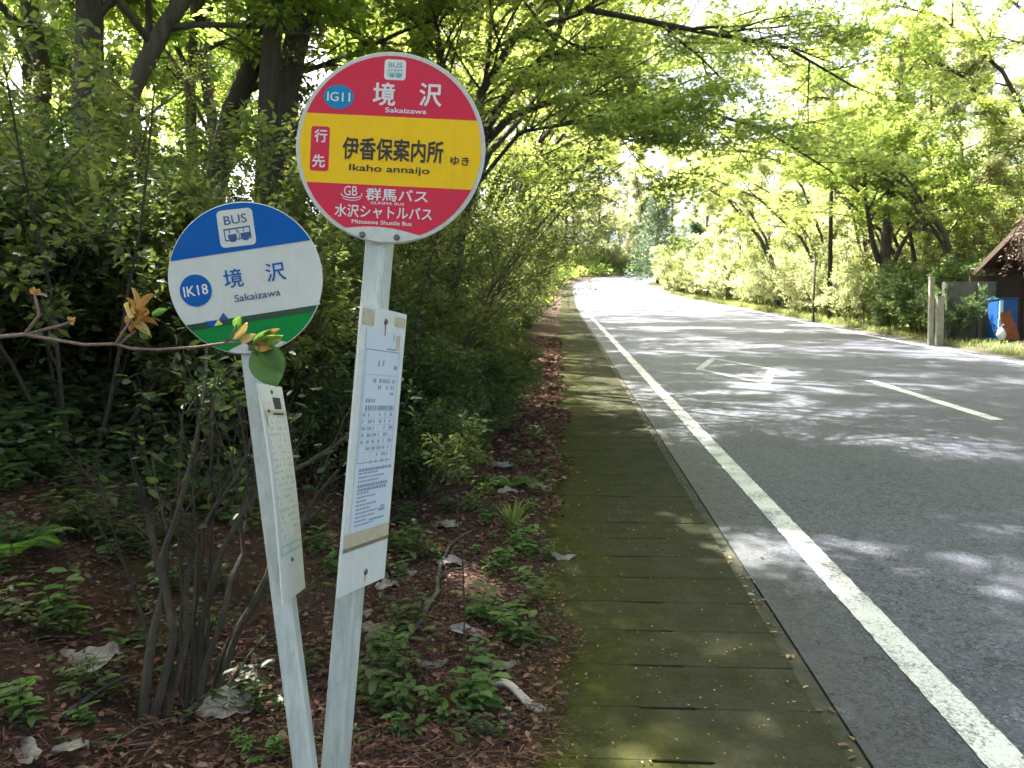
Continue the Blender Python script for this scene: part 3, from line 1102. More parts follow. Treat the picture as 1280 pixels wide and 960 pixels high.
    # timetable board on the road side of the post
    W, H = .125, .375
    bp = Plate(bc, n, v, 1.0, root, None)
    # bp.u runs away from the viewer or towards it: make +x the far edge
    sx = 1 if bp.u.y > 0 else -1
    mb = MB().obox(bc - n * .003, bp.u, v, n, W, H, .003)
    bd = part('timetable_board', mb, 'board', root)
    bp.parent = bd
    bp.u = bp.u * sx
    sheet(bp, 'timetable_sheet', -.095, -.215, .105, .318, .0010, 'paper', bd)
    rects, fine = [], []
    rngp = random.Random(3)
    # frame and grid of the timetable
    for x0, y0, x1, y1 in ((-.088, .262, .098, .2645), (-.088, -.035, -.086, .262), (.096, -.03, .098, .262), (-.088, .197, .098, .198), (-.088, -.036, .098, -.034)):
        rects.append((x0, y0, x1, y1))
    for i in range(7):
        y = .10 - .018 * i
        fine.append((-.086, y, .096, y + .0008))
    for i in range(5):
        x = -.05 + .03 * i
        fine.append((x, -.034, x + .0008, .115))
    rects += [(.07, .215, .09, .226), (-.02, .220, -.012, .236), (.005, .222, .013, .238), (.055, .292, .06, .312), (.02, .268, .075, .272)]
    for row, (x0, x1, hh) in enumerate(((-.04, .085, .011), (-.02, .08, .010), (.05, .085, .008), (-.07, -.02, .010), (-.07, .09, .013))):
        y = .188 - row * .018
        x = x0
        while x < x1:
            w = rngp.uniform(.004, .010)
            if rngp.random() < .8: rects.append((x, y - hh, min(x + w, x1), y))
            x += w + rngp.uniform(.002, .005)
    for row in range(8):
        y = .098 - row * .018
        for c_ in range(6):
            if rngp.random() < .75:
                x = -.08 + c_ * .03
                for q in range(rngp.randrange(1, 4)):
                    rects.append((x + q * .008, y - .011, x + q * .008 + .005, y - .002))
    y = -.050
    for row in range(15):
        hh = .008 if row in (0, 4, 5) else .0045
        L = (.17, .09, .13, .10, .155, .15, .05, .10, .04, .11, .07, .12, .09, .06, .10)[row]
        x = -.075
        while x < -.075 + L:
            w = rngp.uniform(.006, .018)
            rects.append((x, y - hh, x + w, y)); x += w + .003
        y -= .0105
    rects += [(.05, -.175, .085, -.167), (.0, -.195, .085, -.190), (.06, -.165, .085, -.160)]
    print_rows(bp, 'timetable_print', rects, .0014, 'print_blue', bd)
    print_rows(bp, 'timetable_grid', fine, .0013, 'print_grey', bd)
    sheet(bp, 'tape_patch', -.122, .325, -.06, .366, .0011, 'tape', bd)
    sheet(bp, 'tape_patch', .055, .335, .118, .362, .0011, 'tape', bd)
    sheet(bp, 'tape_patch', .072, .270, .095, .310, .0015, 'tape', bd)
    sheet(bp, 'tape_strip', -.118, -.252, .122, -.216, .0011, 'tape', bd)
    sheet(bp, 'tape_strip', -.120, -.262, .123, -.252, .0015, 'tape_dark', bd)
    sheet(bp, 'rust_streak', .001, .305, .007, .340, .0012, 'tape_dark', bd)
    sheet(bp, 'rust_streak', .007, -.362, .012, -.337, .0012, 'tape', bd)
    bolt(bp, .004, .342, .0005, bd, .006)
    bolt(bp, .010, -.335, .0005, bd, .006)


def blue_sign():
    v = Vector((-.150, .085, 1)).normalized()
    bc = Vector((-.7398, 1.9838, 1.1341))
    a = R(93.8)
    u = Vector((math.cos(a), math.sin(a), 0)); u = (u - v * u.dot(v)).normalized()
    n = v.cross(u)
    if n.x < 0: n = -n
    pc = bc - n * .034
    at = lambda z: pc + v * ((z - pc.z) / v.z)
    root = thing('bus_stop_sign', 'shorter bus stop sign leaning towards the shrubs, round disc striped blue, white and green', 'bus stop sign', at(.18))
    square_pole(root, at(.08), at(1.60), u, .026)
    c = P(307, 348, 2.02)
    rad = .2
    pl = Plate(c, Vector((.12, -1, 0)), -RT * math.sin(R(9.2)) + UP * math.cos(R(9.2)), rad, root, None)
    d = disc_body(pl, root, 'sign_disc', 'sign_white')
    pl.parent = d

    def z(zx, zy):
        dx, dy = (zx - 465) / 410, -(zy - 478) / 410
        return dx * math.cos(R(9.2)) + dy * math.sin(R(9.2)), -dx * math.sin(R(9.2)) + dy * math.cos(R(9.2))
    k = 1 / 410
    y1 = z(442, 329)[1]; y2 = z(490, 676)[1]
    rr = .988
    pl.poly('blue_band', band(rr, y1, rr), .0014, 'sign_blue')
    pl.poly('green_band', band(rr, -rr, y2), .0012, 'sign_green')
    pl.poly('dark_green_stripe', band(rr - .002, y2 - .085, y2), .0016, 'sign_dkgreen')
    x, y = z(420, 208); pl.poly('bus_emblem', rrect(x, y, 190 * k, 198 * k, 24 * k, rot=R(-2)), .0020, 'sign_white')
    x, y = z(415, 163); pl.text('lettering', 'BUS', x, y, 122 * k, 48 * k, .0025, 'navy_ink', .006)
    x, y = z(427, 243); bus_icon(pl, 'bus_picture', x, y, 142 * k, 74 * k, .0025, 'navy_ink', None, d)
    x, y = z(202, 545); pl.poly('route_badge', arc(x, y, 84 * k, 86 * k, 0, 2 * math.pi, 36)[:-1], .0016, 'sign_blue')
    pl.text('lettering', 'IK18', x, y, 130 * k, 56 * k, .0022, 'print_white', .012)
    x, y = z(400, 478); pl.text('lettering', '境', x, y, 102 * k, 100 * k, .0016, 'sign_blue', .008)
    x, y = z(625, 441); pl.text('lettering', '沢', x, y, 104 * k, 100 * k, .0016, 'sign_blue', .008)
    x, y = z(527, 568); pl.text('lettering', 'Sakaizawa', x, y, 246 * k, 38 * k, .0016, 'navy_ink', .006)
    for nm, pts, m_, h in (('logo_triangle', ((245, 712), (330, 700), (285, 745)), 'sign_blue', .0020), ('logo_triangle', ((345, 663), (378, 702), (318, 706)), 'navy_ink', .0022),
                           ('logo_triangle', ((318, 700), (343, 726), (296, 736)), 'tri_yellow', .0024)):
        pl.poly(nm, [z(*p) for p in reversed(pts)], h, m_)
    lo = [(math.cos(t) * .985, math.sin(t) * .985) for t in np.linspace(R(-113), R(-67), 18)]
    up_ = [(lo[-1][0] + (lo[0][0] - lo[-1][0]) * t, lo[-1][1] + (lo[0][1] - lo[-1][1]) * t + .09 * math.sin(math.pi * t)) for t in np.linspace(.05, .95, 12)]
    pl.poly('bracket_plate', lo + up_, .0030, 'plate_grey', .002)
    bolt(pl, -.09, -.92, .0030, d, .0045); bolt(pl, .12, -.92, .0030, d, .0045)
    # the narrow bowed board
    W, H = .100, .281
    bp = Plate(bc, n, v, 1.0, root, None)
    if bp.u.y < 0: bp.u = -bp.u
    bend = lambda y: .010 * math.cos((y - .06) * 5.0) - .004
    mb = MB()
    m_ = 20
    for i in range(m_ + 1):
        y = -H + 2 * H * i / m_
        for hh in (0, -.003):
            mb.v += [bp.pt(-W, y, bend(y) + hh), bp.pt(W, y, bend(y) + hh)]
    for i in range(m_):
        q = 4 * i
        mb.f += [(q, q + 1, q + 5, q + 4), (q + 2, q + 6, q + 7, q + 3), (q, q + 4, q + 6, q + 2), (q + 1, q + 3, q + 7, q + 5)]
    mb.f += [(0, 2, 3, 1), (4 * m_, 4 * m_ + 1, 4 * m_ + 3, 4 * m_ + 2)]
    bd = part('timetable_board', mb, 'board', root)
    bp.parent = bd
    sheet(bp, 'timetable_sheet', -.082, -.135, .088, .235, .0010, 'paper_old', bd, 16, bend)
    rngp = random.Random(8)
    rects = []
    for i in range(20):
        y = .20 - i * .0165
        x = -.07
        while x < .075:
            w = rngp.uniform(.004, .012)
            if rngp.random() < .62: rects.append((x, y - rngp.uniform(.004, .009), x + w, y))
            x += w + rngp.uniform(.003, .010)
    for x in (-.076, -.045, .082):
        for i in range(12):
            y = .205 - i * .028
            rects.append((x, y - .028, x + .0012, y))
    print_rows(bp, 'timetable_print', rects, .0015, 'print_grey', bd, bend)
    blk = [(.0, .216, .06, .248), (-.06, .206, -.04, .214), (-.02, .20, .07, .206), (-.075, .17, -.070, .20)]
    print_rows(bp, 'photo_print', blk, .0018, 'ink', bd, bend)
    print_rows(bp, 'tape_strip', [(-.085, .200, .09, .212)], .0016, 'tape', bd, bend)
    print_rows(bp, 'algae_stain', [(-.085, -.165, .09, -.158), (-.085, -.145, .09, -.139), (-.085, -.16, -.075, -.14), (-.012, -.16, .0, -.14), (.08, -.16, .09, -.14)], .0016, 'algae', bd, bend)
    bolt(bp, .0, .262, bend(.26), bd, .0045)
    bolt(bp, .0, -.185, bend(-.185), bd, .0045)


red_sign()
blue_sign()
# ------------------------------------------------------------------ plant kinds
V3 = Vector


def tree_proto(seed, stems, spec, per, size, kind, bark, leaf, flatn=.6, spread=.1, cap=None, names=('trunk', 'crown')):
    mb, tw = grow(seed, stems, spec)
    return Proto(mb.mesh('trunk', True), leafy('crown', seed + 7, tw, per, size, kind, flatn, spread, cap=cap), bark, leaf, names)


ARCH = []
for k, (lean, ht) in enumerate(((1.0, 6.2), (.7, 6.8), (1.25, 5.6))):
    rg = random.Random(40 + k)
    st = []
    for j in range(3):
        a = rg.uniform(-.5, .5) + (j - 1) * .5
        dx, dy = math.cos(a), math.sin(a)
        L = lean * rg.uniform(.8, 1.2)
        st.append(([(0.1 * j, .08 * j, 0), (.25 * dx * L, .25 * dy, ht * .22), (.8 * dx * L, .7 * dy, ht * .48), (1.9 * dx * L, 1.5 * dy, ht * .75),
                    (3.4 * dx * L, 2.4 * dy, ht * .93), (4.6 * dx * L, 3.1 * dy, ht * .97)], .085 * rg.uniform(.8, 1.2), .015))
    ARCH.append(tree_proto(100 + k, st, [
        dict(n=9, len=2.2, ang=.85, r=.026, wob=.16, flat=.55, t0=.32, up=(.05, 0, .05), seg=5),
        dict(n=6, len=1.0, ang=.7, r=.010, wob=.15, flat=.25, t0=.25, fl=.7),
        dict(n=4, len=.5, ang=.6, r=.004, wob=.15, flat=.2, t0=.2, fl=.6, seg=3)], 10, .10, 'maple', 'bark_dark', 'leaf_maple', .72, .16, 11500))

WOOD = []
for k in range(3):
    rg = random.Random(70 + k)
    ht = (11, 9.5, 12.5)[k]
    pts = [V3((0, 0, 0))]
    for j in range(7):
        pts.append(pts[-1] + V3((rg.uniform(-.22, .22), rg.uniform(-.22, .22), ht / 7)))
    WOOD.append(tree_proto(200 + k, [(pts, .17, .03)], [
        dict(n=15, len=3.4, ang=1.0, r=.05, wob=.14, t0=.25, up=(0, 0, .25), seg=5, taper=.4),
        dict(n=6, len=1.4, ang=.8, r=.016, wob=.15, flat=.6, t0=.25),
        dict(n=4, len=.6, ang=.7, r=.006, wob=.15, t0=.2, seg=3)], 20, .15, 'diamond', 'bark_dark', 'leaf_wood', .5, .28, 18000))

WOODP = []     # kinds with haze and glare painted into the leaf colour, for the right hillside and the far end
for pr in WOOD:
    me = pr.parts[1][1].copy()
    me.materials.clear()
    WOODP.append(Proto(pr.parts[0][1], me, 'bark_grey', 'leaf_haze'))

SHRUB = []
for k in range(5):
    rg = random.Random(90 + k)
    st = []
    h = (1.7, 2.0, 1.5, 2.3, 1.3)[k]
    for j in range(9):
        a = j * 2 * math.pi / 9 + rg.uniform(-.3, .3)
        o = rg.uniform(.15, .62)
        st.append((wander(rg, V3((.12 * math.cos(a), .12 * math.sin(a), -.05)), V3((o * math.cos(a), o * math.sin(a), 1)), h * rg.uniform(.75, 1.1), 6, .10, V3((.15 * math.cos(a), .15 * math.sin(a), 0))), .016, .004))
    SHRUB.append(tree_proto(300 + k, st, [
        dict(n=7, len=.75, ang=.8, r=.007, wob=.2, t0=.22, up=(0, 0, .1)),
        dict(n=5, len=.34, ang=.75, r=.003, wob=.2, flat=.6, t0=.15, seg=3)], 8, .064, ('oval', 'diamond', 'oval', 'diamond', 'oval')[k],
        'bark_shrub', ('leaf_shrub', 'leaf_shrub', 'leaf_dark', 'leaf_shrub', 'leaf_dark')[k], .6, .07, 7500, ('stems', 'foliage')))

SHRUBP = []  # shrub copies with the same haze painted into their leaves
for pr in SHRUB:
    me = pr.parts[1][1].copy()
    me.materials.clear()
    SHRUBP.append(Proto(pr.parts[0][1], me, 'bark_shrub', 'leaf_haze', ('stems', 'foliage')))

FINE = []      # fine-leaved twiggy shrubs
for k in range(3):
    rg = random.Random(130 + k)
    st = []
    for j in range(8):
        a = j * 2 * math.pi / 8 + rg.uniform(-.3, .3)
        o = rg.uniform(.2, .8)
        st.append((wander(rg, V3((.1 * math.cos(a), .1 * math.sin(a), -.05)), V3((o * math.cos(a), o * math.sin(a), 1)), rg.uniform(1.7, 2.7), 7, .12, V3((.2 * math.cos(a), .2 * math.sin(a), -.1))), .017, .004))
    FINE.append(tree_proto(330 + k, st, [
        dict(n=9, len=.9, ang=.75, r=.006, wob=.2, t0=.2, up=(0, 0, .12)),
        dict(n=6, len=.38, ang=.7, r=.0025, wob=.22, flat=.5, t0=.15, seg=3)], 8, .040, 'diamond', 'bark_shrub', 'leaf_shrub', .55, .06, 12000, ('stems', 'foliage')))


def herb_proto(seed, stems, hgt, lsize, kind, leaf, nl, splay=.7):
    rg = random.Random(seed)
    rs = np.random.RandomState(seed)
    mb = MB(); pos, dr, nr, sz = [], [], [], []
    for s_ in range(stems):
        a = rg.uniform(0, 6.28)
        o = rg.uniform(.1, splay)
        pts = wander(rg, V3((rg.uniform(-.03, .03), rg.uniform(-.03, .03), -.02)), V3((o * math.cos(a), o * math.sin(a), 1)), hgt * rg.uniform(.6, 1.1), 5, .12, V3((o * math.cos(a) * .4, o * math.sin(a) * .4, -.2)))
        mb.tube(pts, [.0035 - .0004 * i for i in range(6)], 3)
        for q in range(nl):
            t = .25 + .75 * (q + rg.random()) / nl
            p, tg, _, _ = lerp_at(pts, min(t, .99))
            b = q * 2.4 + rg.uniform(-.4, .4)
            d = V3((math.cos(b), math.sin(b), rg.uniform(-.25, .3)))
            pos.append(p); dr.append(d); nr.append(V3((rg.uniform(-.3, .3), rg.uniform(-.3, .3), 1))); sz.append(lsize * rg.uniform(.6, 1.15))
    me = leaf_mesh('leaves', np.array([[*p] for p in pos]), np.array([[*p] for p in dr]), np.array([[*p] for p in nr]), np.array(sz), kind, rs.rand(len(pos)))
    return Proto(mb.mesh('stems'), me, 'bark_shrub', leaf, ('stems', 'leaves'))


HERB = [herb_proto(400, 5, .26, .10, 'oval', 'leaf_fresh', 7), herb_proto(401, 4, .16, .075, 'oval', 'leaf_fresh', 6), herb_proto(402, 7, .42, .11, 'oval', 'leaf_dark', 8),
        herb_proto(403, 6, .34, .085, 'oval', 'leaf_dark', 9), herb_proto(404, 3, .10, .07, 'oval', 'leaf_fresh', 5, 1.1), herb_proto(405, 5, .22, .10, 'maple', 'leaf_fresh', 5)]


def fern_proto(seed, fronds=8, L=.5):
    rg = random.Random(seed)
    mb = MB(); pos, dr, nr, sz = [], [], [], []
    for f_ in range(fronds):
        a = f_ * 6.28 / fronds + rg.uniform(-.3, .3)
        out = V3((math.cos(a), math.sin(a), 0))
        pts = [V3((0, 0, 0)) + out * (L * t * .9) + V3((0, 0, L * (1.0 * t - .75 * t * t) * rg.uniform(.9, 1.1))) for t in np.linspace(0, 1, 9)]
        mb.tube(pts, [.003] * 8 + [.001], 3)
        side = V3((-math.sin(a), math.cos(a), 0))
        for q in range(22):
            t = .15 + .85 * q / 22
            p, tg, _, _ = lerp_at(pts, t)
            for s_ in (-1, 1):
                pos.append(p); dr.append(side * s_ + tg * .45); nr.append(V3((0, 0, 1)) - out * .3); sz.append(.13 * L / .5 * math.sin(min(1, (1 - t) * 1.6 + .08) * 1.57) + .015)
    rs = np.random.RandomState(seed)
    me = leaf_mesh('fronds', np.array([[*p] for p in pos]), np.array([[*p] for p in dr]), np.array([[*p] for p in nr]), np.array(sz), 'slim', rs.rand(len(pos)) * .5 + .3)
    return Proto(mb.mesh('stems'), me, 'bark_shrub', 'leaf_fresh', ('stems', 'fronds'))


FERN = [fern_proto(410), fern_proto(411, 6, .38)]


def tuft_proto(seed, n=90, L=.4, mat='grass'):
    rs = np.random.RandomState(seed)
    a = rs.rand(n) * 6.28
    r = rs.rand(n) * .06
    pos = np.stack([r * np.cos(a), r * np.sin(a), np.full(n, -.01)], 1)
    o = .25 + .9 * rs.rand(n)
    b = a + rs.normal(size=n) * .5
    dr = np.stack([o * np.cos(b), o * np.sin(b), np.ones(n)], 1)
    nr = np.stack([-np.cos(b), -np.sin(b), o], 1)
    me = leaf_mesh('blades', pos, dr, nr, L * (.5 + .7 * rs.rand(n)), 'blade', rs.rand(n))
    return Proto(None, me, None, mat, ('root', 'blades'))


TUFT = [tuft_proto(420), tuft_proto(421, 60, .28)]

# ------------------------------------------------------------------ named trees behind the signs (left bank)
WSPEC = [dict(n=9, len=2.6, ang=.9, r=.045, wob=.16, t0=.45, up=(0, 0, .2), seg=5),
         dict(n=6, len=1.2, ang=.8, r=.014, wob=.15, flat=.6, t0=.25),
         dict(n=4, len=.55, ang=.7, r=.005, wob=.15, t0=.2, seg=3)]


def px_tree(name, label, seed, path, r0, r1, bark, leaf, spec=WSPEC, kind='oval', size=.11, per=14, extra=(), cap=16000):
    """A tree whose trunk passes through places measured on the photograph (x, y, metres ahead)."""
    p0 = P(*path[0])
    g = on_ground(p0.x, p0.y, -.1)
    st = [([g] + [P(*q) for q in path], r0, r1)]
    for e, ra, rb in extra:
        st.append(([P(*q) for q in e], ra, rb))
    mb, tw = grow(seed, st, spec)
    me = leafy('crown', seed + 3, tw, per, size, kind, .6, .15, cap=cap)
    root = thing(name, label, 'tree', g)
    rel(mb, root)
    v = np.zeros(len(me.vertices) * 3, np.float32)
    me.vertices.foreach_get('co', v)
    v = v.reshape(-1, 3) - np.array([*g], np.float32)
    me.vertices.foreach_set('co', v.ravel())
    link('trunk', mb.mesh('trunk', True), bark, root)
    link('crown', me, leaf, root)
    return root


px_tree('broadleaf_tree', 'thick dark upright tree trunk nearest the left edge of the picture', 501,
        [(112, 230, 7.5), (110, 120, 7.5), (112, 20, 7.5), (108, -120, 7.5), (120, -330, 7.6)], .19, .09, 'bark_dark', 'leaf_wood')
px_tree('broadleaf_tree', 'slanting pale grey trunk just right of the thick dark upright one', 502,
        [(140, 190, 8.2), (165, 110, 8.2), (205, 35, 8.1), (262, -50, 8.0), (330, -200, 7.9)], .14, .06, 'bark_grey', 'leaf_wood')
px_tree('broadleaf_tree', 'dark crooked tree leaning right above the blue sign disc', 503,
        [(255, 290, 9.0), (290, 140, 9.0), (318, 75, 8.9), (345, 0, 8.8), (372, -140, 8.7)], .17, .08, 'bark_dark', 'leaf_wood')
px_tree('broadleaf_tree', 'slender dark tree between the slanting grey trunk and the crooked tree', 504,
        [(240, 220, 11), (238, 110, 11), (243, 20, 11), (238, -120, 11)], .10, .05, 'bark_dark', 'leaf_wood')
px_tree('broadleaf_tree', 'dark trunk rising directly behind the top of the red and yellow disc', 505,
        [(480, 300, 10), (505, 130, 10), (535, 30, 9.8), (560, -80, 9.5), (600, -220, 9)], .17, .07, 'bark_dark', 'leaf_wood',
        extra=[([(505, 130, 10), (440, 30, 10), (380, -60, 10)], .07, .02)])

MSPEC = [dict(n=19, len=1.7, ang=.75, r=.020, wob=.14, flat=.45, t0=.30, seg=5, fl=.85),
         dict(n=6, len=.8, ang=.7, r=.008, wob=.15, flat=.22, t0=.22, fl=.65),
         dict(n=4, len=.42, ang=.6, r=.0035, wob=.15, flat=.2, t0=.15, fl=.55, seg=3)]
px_tree('maple_tree', 'many-stemmed maple beside the red disc, limbs arching right over the road', 510,
        [(566, 380, 9), (585, 200, 8.8), (602, 115, 8.6), (645, 45, 8.2), (735, 12, 7.8), (870, 38, 7.4), (985, 60, 7.2), (1070, 110, 7.0)], .085, .008, 'bark_dark', 'leaf_maple',
        MSPEC, 'maple', .062, 22, extra=[
            ([(585, 200, 8.8), (640, 145, 9.0), (700, 122, 9.2), (775, 118, 9.4), (860, 130, 9.6), (960, 165, 9.8), (1040, 215, 10)], .055, .010),
            ([(590, 190, 8.8), (640, 110, 8.7), (690, 60, 8.6), (720, -10, 8.5), (790, -90, 8.4), (900, -120, 8.2)], .06, .012),
            ([(575, 280, 9), (612, 190, 9.6), (650, 150, 10.2), (690, 90, 10.8), (735, 50, 11.2), (800, 40, 11.5), (880, 80, 12)], .05, .010),
            ([(578, 260, 9), (600, 150, 9.2), (612, 60, 9.4), (618, -40, 9.5), (640, -150, 9.5)], .045, .012),
            ([(575, 280, 9), (560, 150, 8.8), (548, 40, 8.5), (520, -60, 8.2)], .045, .012),
            ([(580, 250, 8.9), (650, 165, 8.4), (740, 150, 8.0), (820, 165, 7.8)], .03, .008)], cap=58000)

# ------------------------------------------------------------------ rows of trees
ORD = ['first', 'second', 'third', 'fourth', 'fifth', 'sixth', 'seventh', 'eighth', 'ninth', 'tenth', 'eleventh', 'twelfth']
RLAB = ['maple leaning over the verge just behind the concrete wall', 'maple whose crown hangs above the shed roof', 'maple standing beside the utility pole, leaning to the road', 'maple overhead at the top right corner of the picture',
        'first leaning maple beyond the utility pole', 'second leaning maple beyond the utility pole', 'third leaning maple beyond the utility pole', 'tall maple on the slope behind the shed', 'maple reaching over the near lane from beside the camera', 'tall maple on the slope behind the forked trunk']


def scatter_trees():
    rg = random.Random(11)
    # arching maples along the bank
    for i, (X, Y, s, rz) in enumerate(((-2.6, 13.0, 1.15, -.1), (-2.4, 17.5, 1.35, .15), (-2.8, 22, 1.3, -.2), (-2.6, 27, 1.45, .2), (-2.8, 32, 1.4, 0), (-3.0, 37, 1.5, .25), (-2.8, 42, 1.4, -.2), (-3.0, 47, 1.35, .1), (-5, 24.5, 1.95, -.1), (-5.2, 18.0, 1.8, -.05), (-5.5, 34, 2.0, .1))):
        ARCH[i % 3].place('maple_tree', '%s arching maple along the left bank, counting from the signs, spreading over the road' % ORD[i], 'tree', on_ground(X, Y), rz, s, 'arching maples along the left bank')
    for i, (X, Y, s, rz) in enumerate(((-3.3, 8.2, 1.75, .05), (-4.6, 2.4, 1.35, .35), (-6.2, 5.2, 2.0, .0), (-3.2, -2.0, 1.35, .2), (-3.5, -7, 1.35, 0))):  # added for shade, crowns mostly out of view above and behind the camera
        ARCH[(i + 1) % 3].place('maple_tree', 'arching maple added at the camera to shade the near road', 'tree', on_ground(X, Y), rz, s, 'maples added for shade beside the bus stop')
    # taller wood behind them
    for i, (X, Y) in enumerate(((-10.5, 10), (-7.5, 16), (-11, 20), (-7, 26), (-13, 28), (-7.5, 34), (-7, 42), (-6.2, 9.4), (-16, 16), (-18, 25), (-8.5, -4), (-8, 1.5), (-12, 44), (-20, 18), (-24, 24), (-14.5, 21), (-21, 31), (-15, 34), (-27, 33), (-19, 40), (-24, 45))):
        WOOD[i % 3].place('broadleaf_tree', 'tall leafy tree in the wood behind the left bank', 'tree', on_ground(X + rg.uniform(-.5, .5), Y), rg.uniform(0, 6.28), rg.uniform(.85, 1.15), 'wood on the left bank')
    # past the sunlit gap
    for i, (X, Y) in enumerate(((-5.5, 72), (-7, 78), (-5.5, 84), (-8, 90), (-10, 70), (-6, 97), (-12, 82))):
        WOOD[(i + 1) % 3].place('broadleaf_tree', 'leafy tree beyond the sunlit gap on the left of the road', 'tree', on_ground(X + float(CX(Y)), Y), rg.uniform(0, 6.28), rg.uniform(.85, 1.1), 'trees beyond the sunlit gap')
    # right-hand hillside
    for i, (X, Y) in enumerate(((16, 24), (19, 19), (15.5, 31), (20, 30), (17, 38), (14.5, 44), (21, 40), (24, 25), (16, 52), (13, 58), (19, 60), (25, 34), (14, 70), (18, 76), (23, 50), (15, 86), (21, 90), (14.2, 30.5), (14.5, 37.5), (15.2, 45.5), (13.8, 54.5), (17.5, 20.5), (20, 26), (12.5, 64))):
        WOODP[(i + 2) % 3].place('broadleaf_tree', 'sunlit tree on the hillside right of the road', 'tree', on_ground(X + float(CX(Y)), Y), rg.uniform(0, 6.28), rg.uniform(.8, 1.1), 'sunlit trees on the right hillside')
    for i, (X, Y, s, rz) in enumerate(((12.0, 23.5, 1.0, 2.7), (14.2, 17.0, 1.35, 3.3), (12.6, 28, 1.25, 3.0), (13.6, 10.5, 1.4, 2.9), (12.8, 33, 1.3, 3.3), (13.3, 39, 1.4, 3.0), (12.8, 46, 1.35, 3.1), (15.5, 22, 1.5, 3.0), (12.6, 5, 1.4, 3.1), (17, 27, 1.5, 3.2))):
        ARCH[i % 3].place('maple_tree', RLAB[i], 'tree', on_ground(X, Y), rz, s, 'maples on the right verge')
    # the end of the view, where the road bends away
    for i, (X, Y) in enumerate(((-3, 112), (2, 118), (7, 122), (12, 126), (-8, 108), (17, 122), (4, 132), (10, 136), (-2, 126), (22, 118), (26, 110), (0.5, 108), (6, 112), (11, 117), (-5, 116))):
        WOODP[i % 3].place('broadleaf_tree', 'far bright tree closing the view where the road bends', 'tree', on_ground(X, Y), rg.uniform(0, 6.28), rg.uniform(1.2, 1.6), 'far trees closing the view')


scatter_trees()

px_tree('broadleaf_tree', 'dark forked trunk on the right verge beside the utility pole', 520,
        [(1103, 395, 25), (1104, 350, 25), (1108, 300, 25), (1113, 240, 25), (1120, 170, 25), (1128, 60, 25)], .26, .10, 'bark_dark', 'leaf_wood', size=.12,
        extra=[([(1104, 345, 25), (1090, 300, 25), (1082, 250, 24.8), (1078, 170, 24.5)], .11, .04), ([(1106, 360, 25), (1125, 310, 25.2), (1150, 270, 25.4), (1180, 190, 25.5)], .10, .03)])


def conifer(seed, H=7.0):
    rg = random.Random(seed)
    mb = MB().tube([(0, 0, 0), (0, 0, H * .5), (.05, 0, H)], [.13, .08, .01], 7)
    tw = []
    for i in range(60):
        t = (i + .5) / 60
        z = H * (.06 + .92 * t)
        a = i * 2.4
        L = (1 - t) ** .8 * H * .34 + .15
        pts = [V3((0, 0, z)) + V3((math.cos(a), math.sin(a), 0)) * (L * q) + V3((0, 0, -.25 * L * q * q + .1 * L * q)) for q in (0, .25, .5, .75, 1)]
        mb.tube(pts, [.02, .016, .012, .008, .004], 3)
        tw.append(pts[1:])
    return Proto(mb.mesh('trunk', True), leafy('crown', seed, tw, 45, .26, 'slim', .5, .30), 'bark_dark', 'leaf_teal')


CON = conifer(77)
for i, (x, y, dep, s, lab) in enumerate(((822, 357, 84, 1.5, 'blue-green conifer left of the sunlit shrubs, where the shaded road ends'), (868, 363, 68, .9, 'smaller blue-green conifer beside the taller one at the bend'), (752, 345, 118, 1.0, 'small dark conifer alone in the glare at the far end of the road'))):
    p = P(x, y, dep)
    CON.place('conifer', lab, 'tree', on_ground(p.x, p.y), i * 1.3, s)


